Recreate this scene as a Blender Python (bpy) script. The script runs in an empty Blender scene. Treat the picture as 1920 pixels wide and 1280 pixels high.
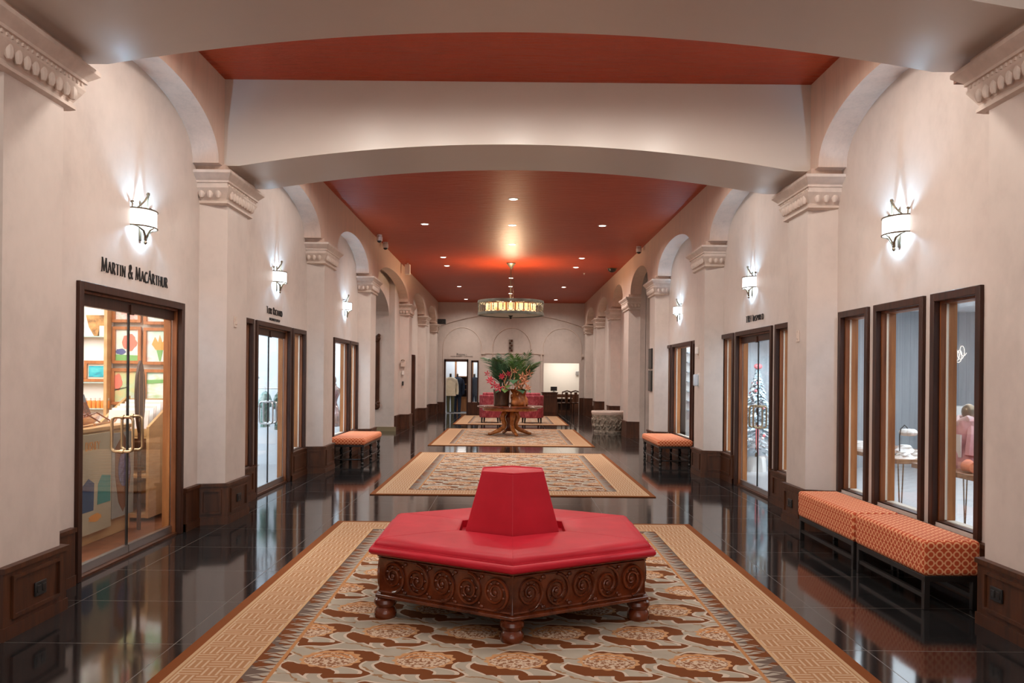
import bpy, bmesh, math, random
from mathutils import Vector, Matrix
random.seed(7)
C = bpy.context.scene.collection
PI = math.pi
R = math.radians
sin, cos = math.sin, math.cos

# ------------------------------------------------------------------ mesh helpers
class MB:
    """collects shapes; build() links them as ONE mesh object"""
    def __init__(s): s.v = []; s.f = []
    def add(s, vs, fs):
        n = len(s.v); s.v += [tuple(v) for v in vs]; s.f += [tuple(i + n for i in f) for f in fs]; return s
    def box(s, x0, y0, z0, x1, y1, z1):
        x0, x1 = min(x0, x1), max(x0, x1); y0, y1 = min(y0, y1), max(y0, y1); z0, z1 = min(z0, z1), max(z0, z1)
        return s.add([(x0,y0,z0),(x1,y0,z0),(x1,y1,z0),(x0,y1,z0),(x0,y0,z1),(x1,y0,z1),(x1,y1,z1),(x0,y1,z1)],
                     [(0,3,2,1),(4,5,6,7),(0,1,5,4),(1,2,6,5),(2,3,7,6),(3,0,4,7)])
    def prism(s, poly, ax, a, b):
        m = {'z': lambda p, t: (p[0], p[1], t), 'x': lambda p, t: (t, p[0], p[1]), 'y': lambda p, t: (p[0], t, p[1])}[ax]
        n = len(poly)
        return s.add([m(p, a) for p in poly] + [m(p, b) for p in poly],
                     [tuple(range(n)), tuple(range(2*n - 1, n - 1, -1))] + [(i, (i+1) % n, n + (i+1) % n, n + i) for i in range(n)])
    def loft(s, rings, closed=True, cap0=True, cap1=True):
        n = len(rings[0]); vs = [p for r in rings for p in r]; fs = []
        for k in range(len(rings) - 1):
            for i in range(n if closed else n - 1):
                j = (i + 1) % n
                fs.append((k*n + i, k*n + j, (k+1)*n + j, (k+1)*n + i))
        if closed and cap0: fs.append(tuple(range(n - 1, -1, -1)))
        if closed and cap1: fs.append(tuple(range((len(rings)-1)*n, len(rings)*n)))
        return s.add(vs, fs)
    def lathe(s, prof, n=24, c=(0,0,0), a0=0, a1=2*PI, caps=True):
        full = abs(a1 - a0 - 2*PI) < 1e-4
        m = n if full else n + 1
        rings = [[(c[0] + r*cos(a0 + (a1-a0)*i/n), c[1] + r*sin(a0 + (a1-a0)*i/n), c[2] + z) for i in range(m)] for r, z in prof]
        return s.loft(rings, full, caps, caps)
    def tube(s, pts, r, n=8, closed=False):
        pts = [Vector(p) for p in pts]; m = len(pts)
        rr = r if isinstance(r, (list, tuple)) else [r]*m
        rings = []; nrm = None
        for i, p in enumerate(pts):
            a = pts[(i-1) % m] if (closed or i > 0) else p
            b = pts[(i+1) % m] if (closed or i < m-1) else p
            t = (b - a).normalized() if (b - a).length > 1e-9 else Vector((0,0,1))
            if nrm is None:
                nrm = t.orthogonal().normalized()
            else:
                nrm = (nrm - t*nrm.dot(t)); nrm = nrm.normalized() if nrm.length > 1e-6 else t.orthogonal().normalized()
            bn = t.cross(nrm)
            rings.append([p + (nrm*cos(2*PI*k/n) + bn*sin(2*PI*k/n))*rr[i] for k in range(n)])
        if closed: rings.append(rings[0])
        return s.loft(rings, True, not closed, not closed)
    def ball(s, c, r, sx=1, sy=1, sz=1, n=10, m=6):
        prof = [[(c[0] + r*sx*sin(PI*j/m)*cos(2*PI*i/n), c[1] + r*sy*sin(PI*j/m)*sin(2*PI*i/n), c[2] - r*sz*cos(PI*j/m)) for i in range(n)] for j in range(1, m)]
        n0 = len(s.v); s.loft(prof, True, False, False)
        k = len(prof)
        b = len(s.v); s.v += [(c[0], c[1], c[2] - r*sz), (c[0], c[1], c[2] + r*sz)]
        for i in range(n):
            s.f.append((b, n0 + (i+1) % n, n0 + i)); s.f.append((b+1, n0 + (k-1)*n + i, n0 + (k-1)*n + (i+1) % n))
        return s
    def xf(s, M, start=0):
        s.v = s.v[:start] + [tuple(M @ Vector(v)) for v in s.v[start:]]; return s
    def build(s, name, mat, parent=None, smooth=False, bevel=0, seg=2, loc=None, ang=35):
        me = bpy.data.meshes.new(name); me.from_pydata(s.v, [], s.f)
        bm = bmesh.new(); bm.from_mesh(me)
        bmesh.ops.remove_doubles(bm, verts=bm.verts, dist=1e-5)
        bmesh.ops.recalc_face_normals(bm, faces=bm.faces); bm.to_mesh(me); bm.free()
        for m in (mat if isinstance(mat, (list, tuple)) else [mat]): me.materials.append(m)
        o = bpy.data.objects.new(name, me); C.objects.link(o)
        if parent: o.parent = parent
        if loc: o.location = loc
        if bevel:
            b = o.modifiers.new('bevel', 'BEVEL'); b.width = bevel; b.segments = seg; b.limit_method = 'ANGLE'; b.angle_limit = R(40)
            smooth = True
        if smooth:
            me.polygons.foreach_set('use_smooth', [True]*len(me.polygons))
            if not bevel: me.set_sharp_from_angle(angle=R(ang))
            else: me.set_sharp_from_angle(angle=R(60))
        return o

def tag(o, label=None, cat=None, group=None, kind=None):
    if label: o['label'] = label
    if cat: o['category'] = cat
    if group: o['group'] = group
    if kind: o['kind'] = kind
    return o
def thing(name, label, cat, loc=(0,0,0), rz=0, group=None, kind=None):
    o = bpy.data.objects.new(name, None); C.objects.link(o); o.empty_display_size = .1
    o.location = loc; o.rotation_euler = (0, 0, rz)
    return tag(o, label, cat, group, kind)
def dup(root, loc, rz=None, label=None, group=None):
    r = root.copy(); C.objects.link(r); r.location = loc
    if rz is not None: r.rotation_euler = (0, 0, rz)
    if label: r['label'] = label
    if group: r['group'] = group
    for ch in list(root.children):
        c = ch.copy(); C.objects.link(c); c.parent = r
        for g in list(ch.children):
            d = g.copy(); C.objects.link(d); d.parent = c
    return r
F_, H_ = 1560.0, 1.55
TH = R(.55)
def at(u, v, y):
    """photo pixel at depth y -> point"""
    dx, dy = u - 955., v - 705.
    x = dx*cos(TH) + dy*sin(TH); z = -dx*sin(TH) + dy*cos(TH)
    return Vector((x*y/F_, y, H_ - z*y/F_))

# ------------------------------------------------------------------ materials
class E:
    """tiny expression -> Math nodes"""
    nt = None
    def __init__(s, v): s.v = v
    @staticmethod
    def op(o, *a):
        n = E.nt.nodes.new('ShaderNodeMath'); n.operation = o
        for i, x in enumerate(a):
            x = x.v if isinstance(x, E) else x
            if isinstance(x, (int, float)): n.inputs[i].default_value = x
            else: E.nt.links.new(x, n.inputs[i])
        return E(n.outputs[0])
    def __add__(a, b): return E.op('ADD', a, b)
    __radd__ = __add__
    def __sub__(a, b): return E.op('SUBTRACT', a, b)
    def __rsub__(a, b): return E.op('SUBTRACT', b, a)
    def __mul__(a, b): return E.op('MULTIPLY', a, b)
    __rmul__ = __mul__
    def __truediv__(a, b): return E.op('DIVIDE', a, b)
    def __neg__(a): return E.op('MULTIPLY', a, -1.)
    def __lt__(a, b): return E.op('LESS_THAN', a, b)
    def __gt__(a, b): return E.op('GREATER_THAN', a, b)
def fract(a): return E.op('FRACT', a)
def floor_(a): return E.op('FLOOR', a)
def abs_(a): return E.op('ABSOLUTE', a)
def sin_(a): return E.op('SINE', a)
def sqrt_(a): return E.op('SQRT', a)
def mn(a, b): return E.op('MINIMUM', a, b)
def mx(a, b): return E.op('MAXIMUM', a, b)
def node(t, **k):
    n = E.nt.nodes.new(t)
    for a, b in k.items(): setattr(n, a, b)
    return n
def link(a, b): E.nt.links.new(a.v if isinstance(a, E) else a, b)
def col(c): return (*c, 1) if len(c) == 3 else c
def lerp(f, a, b):
    n = node('ShaderNodeMix', data_type='RGBA'); link(f, n.inputs[0])
    for x, i in ((a, 6), (b, 7)):
        if isinstance(x, tuple): n.inputs[i].default_value = col(x)
        else: link(x, n.inputs[i])
    return n.outputs[2]
def obj_xyz(kind='Object'):
    t = node('ShaderNodeTexCoord'); s = node('ShaderNodeSeparateXYZ'); link(t.outputs[kind], s.inputs[0])
    return t.outputs[kind], E(s.outputs[0]), E(s.outputs[1]), E(s.outputs[2])
def noise(vec, scale, detail=3, rough=.5, stretch=None):
    if stretch:
        m = node('ShaderNodeMapping'); m.inputs['Scale'].default_value = stretch; link(vec, m.inputs[0]); vec = m.outputs[0]
    n = node('ShaderNodeTexNoise'); link(vec, n.inputs['Vector'])
    n.inputs['Scale'].default_value = scale; n.inputs['Detail'].default_value = detail; n.inputs['Roughness'].default_value = rough
    return E(n.outputs[0])
def ramp(f, *stops):
    n = node('ShaderNodeValToRGB'); link(f, n.inputs[0]); e = n.color_ramp.elements
    while len(e) < len(stops): e.new(.5)
    for q, (p, c) in zip(e, stops): q.position = p; q.color = col(c)
    return n.outputs[0]
MATS = {}
def begin(name):
    m = bpy.data.materials.new(name); m.use_nodes = True; MATS[name] = m
    E.nt = m.node_tree; b = E.nt.nodes['Principled BSDF']
    return m, b
def bump(b, h, strength=.3, dist=.01):
    n = node('ShaderNodeBump'); n.inputs['Strength'].default_value = strength; n.inputs['Distance'].default_value = dist
    link(h, n.inputs['Height']); link(n.outputs[0], b.inputs['Normal'])
def plain(name, c, rough=.5, metal=0., emit=None, es=0., var=.0, vs=8., spec=None, bmp=0.):
    m, b = begin(name)
    b.inputs['Base Color'].default_value = col(c); b.inputs['Roughness'].default_value = rough; b.inputs['Metallic'].default_value = metal
    if emit: b.inputs['Emission Color'].default_value = col(emit); b.inputs['Emission Strength'].default_value = es
    if spec is not None: b.inputs['Specular IOR Level'].default_value = spec
    if var or bmp:
        v, *_ = obj_xyz(); n = noise(v, vs, 4)
        if var: link(ramp(n, (.3, tuple(x*(1 - var) for x in c)), (.7, tuple(min(1, x*(1 + var)) for x in c))), b.inputs['Base Color'])
        if bmp: bump(b, n, bmp)
    return m
def wood(name, c0, c1, rough=.35, scale=3., stretch=(6, 6, .7), coat=.2):
    m, b = begin(name); v, *_ = obj_xyz()
    n = noise(v, scale, 6, .6, stretch); n2 = noise(v, 1.1, 2)
    link(ramp(n*.75 + n2*.25, (.32, c0), (.68, c1)), b.inputs['Base Color'])
    b.inputs['Roughness'].default_value = rough; b.inputs['Specular IOR Level'].default_value = .35; b.inputs['Coat Weight'].default_value = coat; b.inputs['Coat Roughness'].default_value = .2
    bump(b, n, .08)
    return m
def plaster(name, c, rough=.42, streak=(1, 1, 1), amount=.07, bs=.12, spec=.5, rv=.5):
    m, b = begin(name); v, *_ = obj_xyz()
    n = noise(v, 1.3, 6, .62, streak); n2 = noise(v, 9., 4, .6, streak)
    lo = tuple(x*(1 - amount*1.6) for x in c); hi = tuple(min(1, x*(1 + amount)) for x in c)
    link(ramp(n*.7 + n2*.3, (.36, lo), (.5, c), (.66, hi)), b.inputs['Base Color'])
    link(rough + (n - .5)*rv, b.inputs['Roughness'])
    b.inputs['Specular IOR Level'].default_value = spec
    if bs: bump(b, n*.6 + n2*.4, bs, .02)
    return m

M_WALL = plaster('wall_plaster', (.62, .535, .485), .5, (1, 1, .8))
M_SPAN = plaster('bounce_tinted_brushed_plaster', (.64, .475, .385), .5, (5, 5, .5), .08)  # pinker tint paints in light bounced off the red ceiling
M_BEAM = plaster('polished_plaster', (.585, .53, .48), .33, (.6, 1.4, 1.4), .012, 0, .55, .22)
M_CAP = plain('cast_stone', (.66, .55, .48), .6, var=.07, vs=14)
M_TERRA = plain('shade_darkened_terracotta', (.22, .11, .075), .8, var=.1)  # terracotta, its colour darkened for the shade in the gap above capitals
# painted ceiling, brushed across the hall
m, b = begin('red_ceiling_paint'); M_CEIL = m
v, x, y, z = obj_xyz(); n = noise(v, 6., 5, .6, (.5, 3, 1)); n2 = noise(v, .6, 3)
link(ramp(n*.4 + n2*.6, (.35, (.34, .041, .011)), (.65, (.43, .057, .015))), b.inputs['Base Color'])
b.inputs['Roughness'].default_value = .42; b.inputs['Specular IOR Level'].default_value = .26
bump(b, n, .7, .03)
# polished black granite tiles
m, b = begin('polished_black_granite'); M_FLOOR = m
v, x, y, z = obj_xyz()
n = noise(v, 90., 3, .7); n2 = noise(v, 2., 4)
fx = abs_(fract((x + 1.9)/.99) - .5)*.99; fy = abs_(fract((y - 4.76)/.89) - .5)*.89
g = mx(fx > .4925, fy > .4425)
tone = ramp(n*.7 + n2*.3, (.40, (.007, .007, .0075)), (.62, (.022, .021, .021)), (.72, (.05, .048, .047)))
link(lerp(g, tone, (.10, .085, .07)), b.inputs['Base Color'])
link(.055 + n2*.05 + g*.3, b.inputs['Roughness']); b.inputs['Specular IOR Level'].default_value = .55
bump(b, noise(v, 2.2, 2), .04, .02)

M_DARK = wood('dark_mahogany', (.026, .0080, .0032), (.105, .033, .011), .42, coat=.0)
M_CASE = wood('dark_walnut_casing', (.020, .006, .0028), (.058, .017, .007), .42, 4., coat=.0)
M_JAMB = wood('lit_walnut_jamb', (.26, .085, .026), (.60, .25, .085), .4, 3., (5, 5, .5), .0)  # shop light on the wood painted in as a brighter orange
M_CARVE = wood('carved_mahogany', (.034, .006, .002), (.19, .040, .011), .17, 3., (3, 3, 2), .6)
M_JAMBO = wood('half_lit_walnut_jamb', (.10, .032, .012), (.30, .105, .038), .4, 3., (5, 5, .5), .0)  # half-lit copy of the jamb wood, shop glow painted into its colour
M_MAPLE = wood('blond_wood', (.50, .29, .12), (.70, .45, .22), .4, 2.5, (.6, 1, 6))
M_KOA = wood('honey_wood', (.26, .075, .015), (.66, .25, .06), .22, 4., (3, 3, 3), .5)
M_BLACK = plain('black_metal', (.012, .011, .011), .4)
M_BRONZE = plain('antique_bronze', (.20, .15, .10), .35, .9, var=.15)
M_BRASS = plain('brushed_brass_pull', (.45, .34, .21), .3, 1.)
M_STEEL = plain('brushed_steel', (.55, .55, .55), .3, 1.)
M_WHITE = plain('white_plastic', (.80, .78, .75), .4)
M_LETTER = plain('black_sign_letters', (.012, .009, .008), .45)
M_LINE = plain('white_seal', (.75, .68, .58), .5)
m, b = begin('clear_glass'); M_GLASS = m
nt = E.nt; nt.nodes.remove(b)
tr = node('ShaderNodeBsdfTransparent'); tr.inputs[0].default_value = (.97, .98, .98, 1); gl = node('ShaderNodeBsdfGlossy'); gl.inputs['Roughness'].default_value = .02
fr = node('ShaderNodeFresnel'); fr.inputs[0].default_value = 1.45
mix = node('ShaderNodeMixShader'); link(E(fr.outputs[0])*.24, mix.inputs[0]); link(tr.outputs[0], mix.inputs[1]); link(gl.outputs[0], mix.inputs[2])
link(mix.outputs[0], nt.nodes['Material Output'].inputs[0])
M_LEATHER = None
m, b = begin('red_leather'); M_LEATHER = m
v, *_ = obj_xyz(); n = noise(v, 160., 2); n2 = noise(v, 5., 3)
link(ramp(n2, (.3, (.46, .009, .024)), (.7, (.56, .014, .034))), b.inputs['Base Color']); b.inputs['Roughness'].default_value = .45; b.inputs['Specular IOR Level'].default_value = .3
bump(b, n*.4 + n2*1.2, .1, .008)

# orange trellis upholstery: circles and links on every face
m, b = begin('orange_trellis_fabric'); M_ORANGE = m
v, x, y, z = obj_xyz()
gn = node('ShaderNodeNewGeometry'); vt = node('ShaderNodeVectorTransform', vector_type='NORMAL', convert_from='WORLD', convert_to='OBJECT'); link(gn.outputs['True Normal'], vt.inputs[0])
sn = node('ShaderNodeSeparateXYZ'); link(vt.outputs[0], sn.inputs[0])
ax_, az_ = abs_(E(sn.outputs[0])), abs_(E(sn.outputs[2]))
isx = (ax_ > .75); isz = (az_ > .66)
ua = x + isx*(y - x); va = z + isz*(y - z)
pp = .058
fu = fract(ua/pp) - .5; fv = fract(va/pp) - .5
rr = sqrt_(fu*fu + fv*fv)
ring = abs_(rr - .36) < .085
gu = abs_(fu); gv = abs_(fv)
cross = mn(abs_(gu - .5), abs_(gv - .5)) < .05
link_m = mn(cross, mx(gu, gv) > .40)
pat = mx(ring, link_m*(mn(gu, gv) < .1))
wv = noise(v, 220., 2)
basec = lerp(wv, (.40, .050, .012), (.56, .085, .022))
link(lerp(pat, basec, (.78, .38, .19)), b.inputs['Base Color']); b.inputs['Roughness'].default_value = .85
bump(b, pat + wv*.5, .25, .003)

# woven rug
m, b = begin('woven_floral_rug'); M_RUG = m
v, x, y, z = obj_xyz()
HX, HY = 1.85, 2.98
ex, ey = HX - abs_(x), HY - abs_(y)
d = mn(ex, ey); side = ex < ey
al = x + side*(y - x)
wn = noise(v, 7., 3); wz = (wn - .5)
# field: staggered flower heads, grey leaf swooshes on rust ground
P_ = .5
row = floor_(y/P_); odd = fract(row*.5)*2.
u = fract(x/P_ + odd*.5) - .5 + wz*.06; w = fract(y/P_) - .5 + wz*.05
uu = fract(x/P_ + odd*.5 + .5) - .5
l1 = (.135 + .045*sin_(u*12.6)) - abs_(w - .30 - .10*sin_(u*6.283 + 1.))
l2 = .11 - abs_(u*.8 + w*.9 + .28 - .10*sin_(w*12.))
l3 = .095 - abs_(uu - .11*sin_(w*9. + .6))
ld = mx(l1, mx(l2, l3)) + wz*.12
leaf = ld > 0.; ledge = (ld < (.022 + wn*.03))
eu = (u + .02)/.33; ew = (w + .06)/.27; er = sqrt_(eu*eu + ew*ew)
petal = er < (1. + .05*sin_(E.op('ARCTAN2', ew, eu)*14.))
stip = noise(v, 60., 2); 
crown = (ew > .15)
rings_ = sin_(er*24.) > -.1
headc = lerp(crown*mx(er > .55, rings_)*(rings_), lerp(stip > .51, (.58, .45, .33), (.26, .12, .06)), (.52, .24, .095))
headc = lerp((er > .88)*1., headc, (.52, .29, .14))
bu = (u - .40)/.13; bw = (w + .03)/.09; blob = (bu*bu + bw*bw) < 1.
vein = abs_(fract(w*3. + u*1.6 + wz*1.2) - .5) < .06
leafc = lerp(ledge, lerp(vein, lerp(wn, (.31, .275, .215), (.45, .405, .33)), (.30, .17, .085)), (.55, .47, .38))
ground = (.165, .052, .015)
fld = lerp(leaf*(1. - blob), ground, leafc)
fld = lerp(petal, fld, headc)
# bands
fa, fd = fract(al/.11), fract((d - .105)/.11)
ck = abs_(fract(floor_(al/.11)*.5 + floor_((d - .105)/.11)*.5)*2. - 1.) > .5
s1 = abs_(fract(fa*3.) - .5) < .16; s2 = abs_(fract(fd*3.) - .5) < .16
fret = ck*s1 + (1. - ck)*s2
fretc = lerp(fret, (.385, .205, .100), (.55, .395, .265))
tri = fract(al/.11); dd = (d - .45)/.12
mot = mx(abs_(tri - .5) < (.46 - dd*.42), abs_(fract(al/.11 + .5) - .5 + .1*sin_(dd*9.)) < .08)
motc = lerp(mot, (.38, .335, .275), lerp(wn > .5, (.165, .052, .015), (.14, .10, .08)))
cc = (.20, .062, .017)
cc = lerp(d > .068, cc, (.50, .34, .20)); cc = lerp(d > .088, cc, (.385, .205, .100)); cc = lerp(d > .098, cc, (.53, .38, .24))
cc = lerp(d > .108, cc, fretc)
cc = lerp(d > .425, cc, (.53, .345, .19)); cc = lerp(d > .443, cc, motc)
cc = lerp(d > .57, cc, (.44, .21, .085)); cc = lerp(d > .592, cc, fld)
weave = noise(v, 260., 2)
link(cc, b.inputs['Base Color']); b.inputs['Roughness'].default_value = .95; b.inputs['Specular IOR Level'].default_value = .15
bump(b, weave, .3, .004)
FILL_P = 58  # power of the unseen ceiling lights added as fill
WORLD, EXPO, SCONCE, DOWN, CHAND = 1.3, .34, 130, 175, 190
ADDED_FILL = [(x, y, l) for x, y, l in ((-1.7, 6.4, 'left added fill light hidden above the first arch'), (1.8, 6.4, 'right added fill light hidden above the first arch'), (.04, 6.4, 'centre added fill light hidden above the first arch'),
  (-.9, 6.25, 'left inner added fill light hidden above the first arch'), (1.0, 6.25, 'right inner added fill light hidden above the first arch'),
  (-1.7, 11.2, 'left added fill light hidden above the second arch'), (1.8, 11.2, 'right added fill light hidden above the second arch'), (.04, 10.9, 'centre added fill light hidden above the second arch'),
  (-1.7, 2.4, 'left added fill light overhead near the viewer'), (1.8, 2.4, 'right added fill light overhead near the viewer'), (.04, 2.4, 'centre added fill light overhead near the viewer'), (-1.2, -1.5, 'left added fill light behind the viewer'), (1.2, -1.5, 'right added fill light behind the viewer'))]
# ------------------------------------------------------------------ the setting
CEIL = 4.54
def struct(o): o['kind'] = 'structure'; return o
struct(MB().box(-9, -5, -.12, 9.5, 38, 0).build('floor', M_FLOOR))
struct(MB().box(-9, -5, CEIL, 9.5, 38, CEIL + .15).build('ceiling', M_CEIL))

SD = {}
PIERS_L = [(.9, 1.55), (4.78, 5.42), (8.58, 9.22), (13.08, 13.76), (17.45, 18.12), (24.1, 24.8), (28.85, 29.5), (33.2, 33.8)]
PIERS_R = [(.9, 1.55), (4.72, 5.3), (8.52, 9.1), (13.0, 13.66), (17.45, 18.08), (21.3, 22.15), (25.0, 25.6), (29.1, 29.7), (33.2, 33.8)]
SPRING, RISE = 3.66, .50
def arcade(sd, XA, XW, piers, name):
    wall = MB(); sp = MB()
    for (a, b2) in piers:                                        # shafts
        sh = [(XW, a - .08), (XA, a), (XA, b2), (XW, b2 + .08)]
        wall.prism(sh, 'z', 0, 3.32)
        sp.box(XA, a - .28, SPRING - .01, XW, b2 + .28, CEIL)
        sp.box(XA - sd*.03, a - .17, 3.57, XW, b2 + .17, SPRING)
    ends = [(-5, -5)] + piers + [(34.2, 34.2)]
    for (a, b2), (c, d) in zip(ends[:-1], ends[1:]):
        y0, y1 = b2 + (.28 if b2 > -5 else 0), c - (.28 if c < 34 else 0)
        if y1 - y0 < .3: continue
        n = 28; cy, hw = (y0 + y1)/2, (y1 - y0)/2
        pts = [(cy - hw*cos(PI*i/n), SPRING + RISE*(sin(PI*i/n)**.92)) for i in range(n + 1)]
        vs = []; fs = []
        for (yy, zz) in pts: vs += [(XA, yy, CEIL), (XA, yy, zz), (XW, yy, zz)]
        for i in range(n):
            k = 3*i; fs += [(k, k+1, k+4, k+3), (k+1, k+2, k+5, k+4)]
        sp.add(vs, fs)
    struct(wall.build(name + '_piers', M_WALL))
    struct(sp.build(name + '_arches', M_SPAN, smooth=True, ang=25))
XL, WL, XR, WR = -2.92, -3.18, 3.04, 3.32
arcade(-1, XL, WL, PIERS_L, 'wall_left')
arcade(1, XR, WR, PIERS_R, 'wall_right')

def wall_with(name, XW, sd, ops, y0, y1, th=.14):
    m = MB(); X2 = XW + sd*th; y = y0
    for (a, b2, z0, z1) in sorted(ops):
        if a > y: m.box(XW, y, 0, X2, a, CEIL)
        if z0 > 0: m.box(XW, a, 0, X2, b2, z0)
        if z1 < CEIL: m.box(XW, a, z1, X2, b2, CEIL)
        y = b2
    if y < y1: m.box(XW, y, 0, X2, y1, CEIL)
    struct(m.build(name, M_WALL))
HD = 2.21
OPL = [(6.11, 8.06, 0, HD), (9.58, 10.26, .42, HD), (10.40, 12.02, 0, HD), (12.15, 12.90, .42, HD), (15.0, 16.42, .42, HD), (16.54, 17.36, .42, HD), (18.12, 23.0, 0, 4.3), (25.6, 27.9, .42, HD)]
OPR = [(5.84, 6.51, .46, HD), (6.65, 7.53, .46, HD), (7.68, 8.34, .46, HD), (9.62, 10.34, .42, HD), (10.5, 12.15, 0, HD), (12.30, 12.98, .42, HD),
       (14.70, 14.98, .42, HD), (15.13, 16.9, .42, HD), (17.05, 17.5, .42, HD), (18.2, 21.2, 0, 4.3)]
wall_with('wall_left', WL, -1, OPL, -5, 34.2)
wall_with('wall_right', WR, 1, OPR, -5, 34.2)

# plinths and dado of dark panelling
def frame_panel(m, pts_fn, u0, u1, z0, z1, w=.022, t=.014):
    """raised rectangular moulding; pts_fn(u, out, z)"""
    for (a, b2, c, d) in ((u0, u1, z0, z0 + w), (u0, u1, z1 - w, z1), (u0, u0 + w, z0 + w, z1 - w), (u1 - w, u1, z0 + w, z1 - w)):
        p = [pts_fn(a, 0, c), pts_fn(b2, 0, c), pts_fn(b2, 0, d), pts_fn(a, 0, d)]; q = [pts_fn(a, t, c), pts_fn(b2, t, c), pts_fn(b2, t, d), pts_fn(a, t, d)]
        m.add(p + q, [(4, 5, 6, 7), (0, 1, 5, 4), (1, 2, 6, 5), (2, 3, 7, 6), (3, 0, 4, 7)])
def plinth(name, sd, XA, XW, piers, ops, top=.42, tall=()):
    m = MB()
    def band(off, z0, z1):
        for k, (a, b2) in enumerate(piers):
            zt = z1 + (tall.get(k, 0) if z1 > .2 else 0)
            m.prism([(XW, a - .08 - off), (XA - sd*off, a - off*.6), (XA - sd*off, b2 + off*.6), (XW, b2 + .08 + off)], 'z', z0 + (tall.get(k, 0) if z0 > .3 else 0), zt)
        y = -5
        for (a, b2, z0_, z1_) in sorted(ops) + [(34.2, 34.2, 0, 0)]:
            if a - .06 > y: m.box(XW - sd*off, y, z0, XW + sd*.02, a - .06, z1)
            if z0_ > 0: m.box(XW - sd*off, a - .06, z0, XW + sd*.02, b2 + .06, min(z1, z0_ - .01))
            y = b2 + .06
    band(.035, 0, top - .03); band(.05, top - .03, top); band(.045, 0, .075); 
    for k, (a, b2) in enumerate(piers):
        if a < 3 or a > 20: continue
        X = XA - sd*.035
        frame_panel(m, lambda u, t, z: (X - sd*t, u, z), a + .06, b2 - .06, .11, top - .06)
        xa, xb = min(XA, XW) + .05, max(XA, XW) - .02
        s0 = -.08/(XW - XA)
        frame_panel(m, lambda u, t, z: (u, a - .025 + s0*(u - XA)*1. - t - .012, z), xa, xb, .11, top - .06)
    for (a, b2, z0_, z1_) in ops:
        if z0_ > 0 and a < 18:
            X = XW - sd*.035
            frame_panel(m, lambda u, t, z: (X - sd*t, u, z), a + .02, b2 - .02, .11, z0_ - .07)
    struct(m.build(name, M_DARK))
plinth('baseboard_left', -1, XL, WL, PIERS_L, OPL, tall={})
plinth('baseboard_right', 1, XR, WR, PIERS_R, OPR, tall={6: .27, 7: .28, 8: .28})

# moulded capitals
def capital(k, sd, XA, XW, a, b2, deep):
    prof = [(0, .07, 3.27), (.03, .10, 3.285), (.03, .10, 3.305), (.015, .085, 3.315), (.015, .09, 3.33), (.05, .14, 3.40), (.06, .165, 3.43), (.06, .165, 3.445), (.05, .165, 3.45), (.05, .165, 3.475),
            (.065, .18, 3.48), (.065, .18, 3.50), (.08, .21, 3.52), (.105, .25, 3.55), (.112, .265, 3.56), (.112, .265, 3.588)]
    rings = []
    for ox, oz, h in prof:
        x0 = XA - sd*ox
        rings.append([(XW, a - oz, h), (x0, a - oz, h), (x0, b2 + oz, h), (XW, b2 + oz, h)])
    m = MB().loft(rings)
    t = struct(m.build('trim_%d' % k, M_CAP))
    if a < 25:
        e = MB(); n = int((b2 - a + .2)/.085)
        for i in range(n):
            yy = a - .07 + (b2 - a + .14)*(i + .5)/n; e.ball((XA - sd*.045, yy, 3.375), .05, .55, .62, .95, 8, 6)
        for i in range(3): e.ball((XA - sd*(.0) + sd*(.055 + .085*i), a - .125, 3.375), .05, .62, .55, .95, 8, 6)
        for i in range(n*2):
            yy = a - .14 + (b2 - a + .28)*(i + .5)/(n*2); e.box(XA - sd*.045, yy - .007, 3.452, XA - sd*.06, yy + .007, 3.472)
        e.build('egg_moulding', M_CAP, t, smooth=True)
k = 1
for (a, b2) in PIERS_L[1:]: capital(k, -1, XL, WL, a, b2, 0); k += 1
for (a, b2) in PIERS_R[1:]: capital(k, 1, XR, WR, a, b2, 0); k += 1

# transverse beams with segmental soffits
def beam(name, y0, y1):
    n = 40; L, Rr = -2.77, 2.88; c = (L + Rr)/2; hw = (Rr - L)/2
    pts = [(XL - .02, SPRING), (L, SPRING)] + [(c + hw*(2*i/n - 1), SPRING + .245*(1 - (2*i/n - 1)**2)) for i in range(n + 1)] + [(Rr, SPRING), (XR + .02, SPRING)]
    vs = []; fs = []
    for (x, z) in pts: vs += [(x, y0, CEIL), (x, y0, z), (x, y1, z), (x, y1, CEIL)]
    for i in range(len(pts) - 1):
        k = 4*i; fs += [(k, k+1, k+5, k+4), (k+1, k+2, k+6, k+5), (k+2, k+3, k+7, k+6)]
    o = struct(MB().add(vs, fs).build(name, M_BEAM, smooth=True, ang=25))
    bl = MB()
    for X, s2 in ((L, -1), (Rr, 1)):
        bl.box((-2.93 if s2 < 0 else 3.045), y0 - .04, 3.59, (XL if s2 < 0 else XR) + s2*.2, y1 + .04, SPRING)
    bl.build('beam_seat', M_TERRA, o)
beam('trim_20', 4.72, 5.70); beam('trim_21', 8.46, 9.52)

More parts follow.
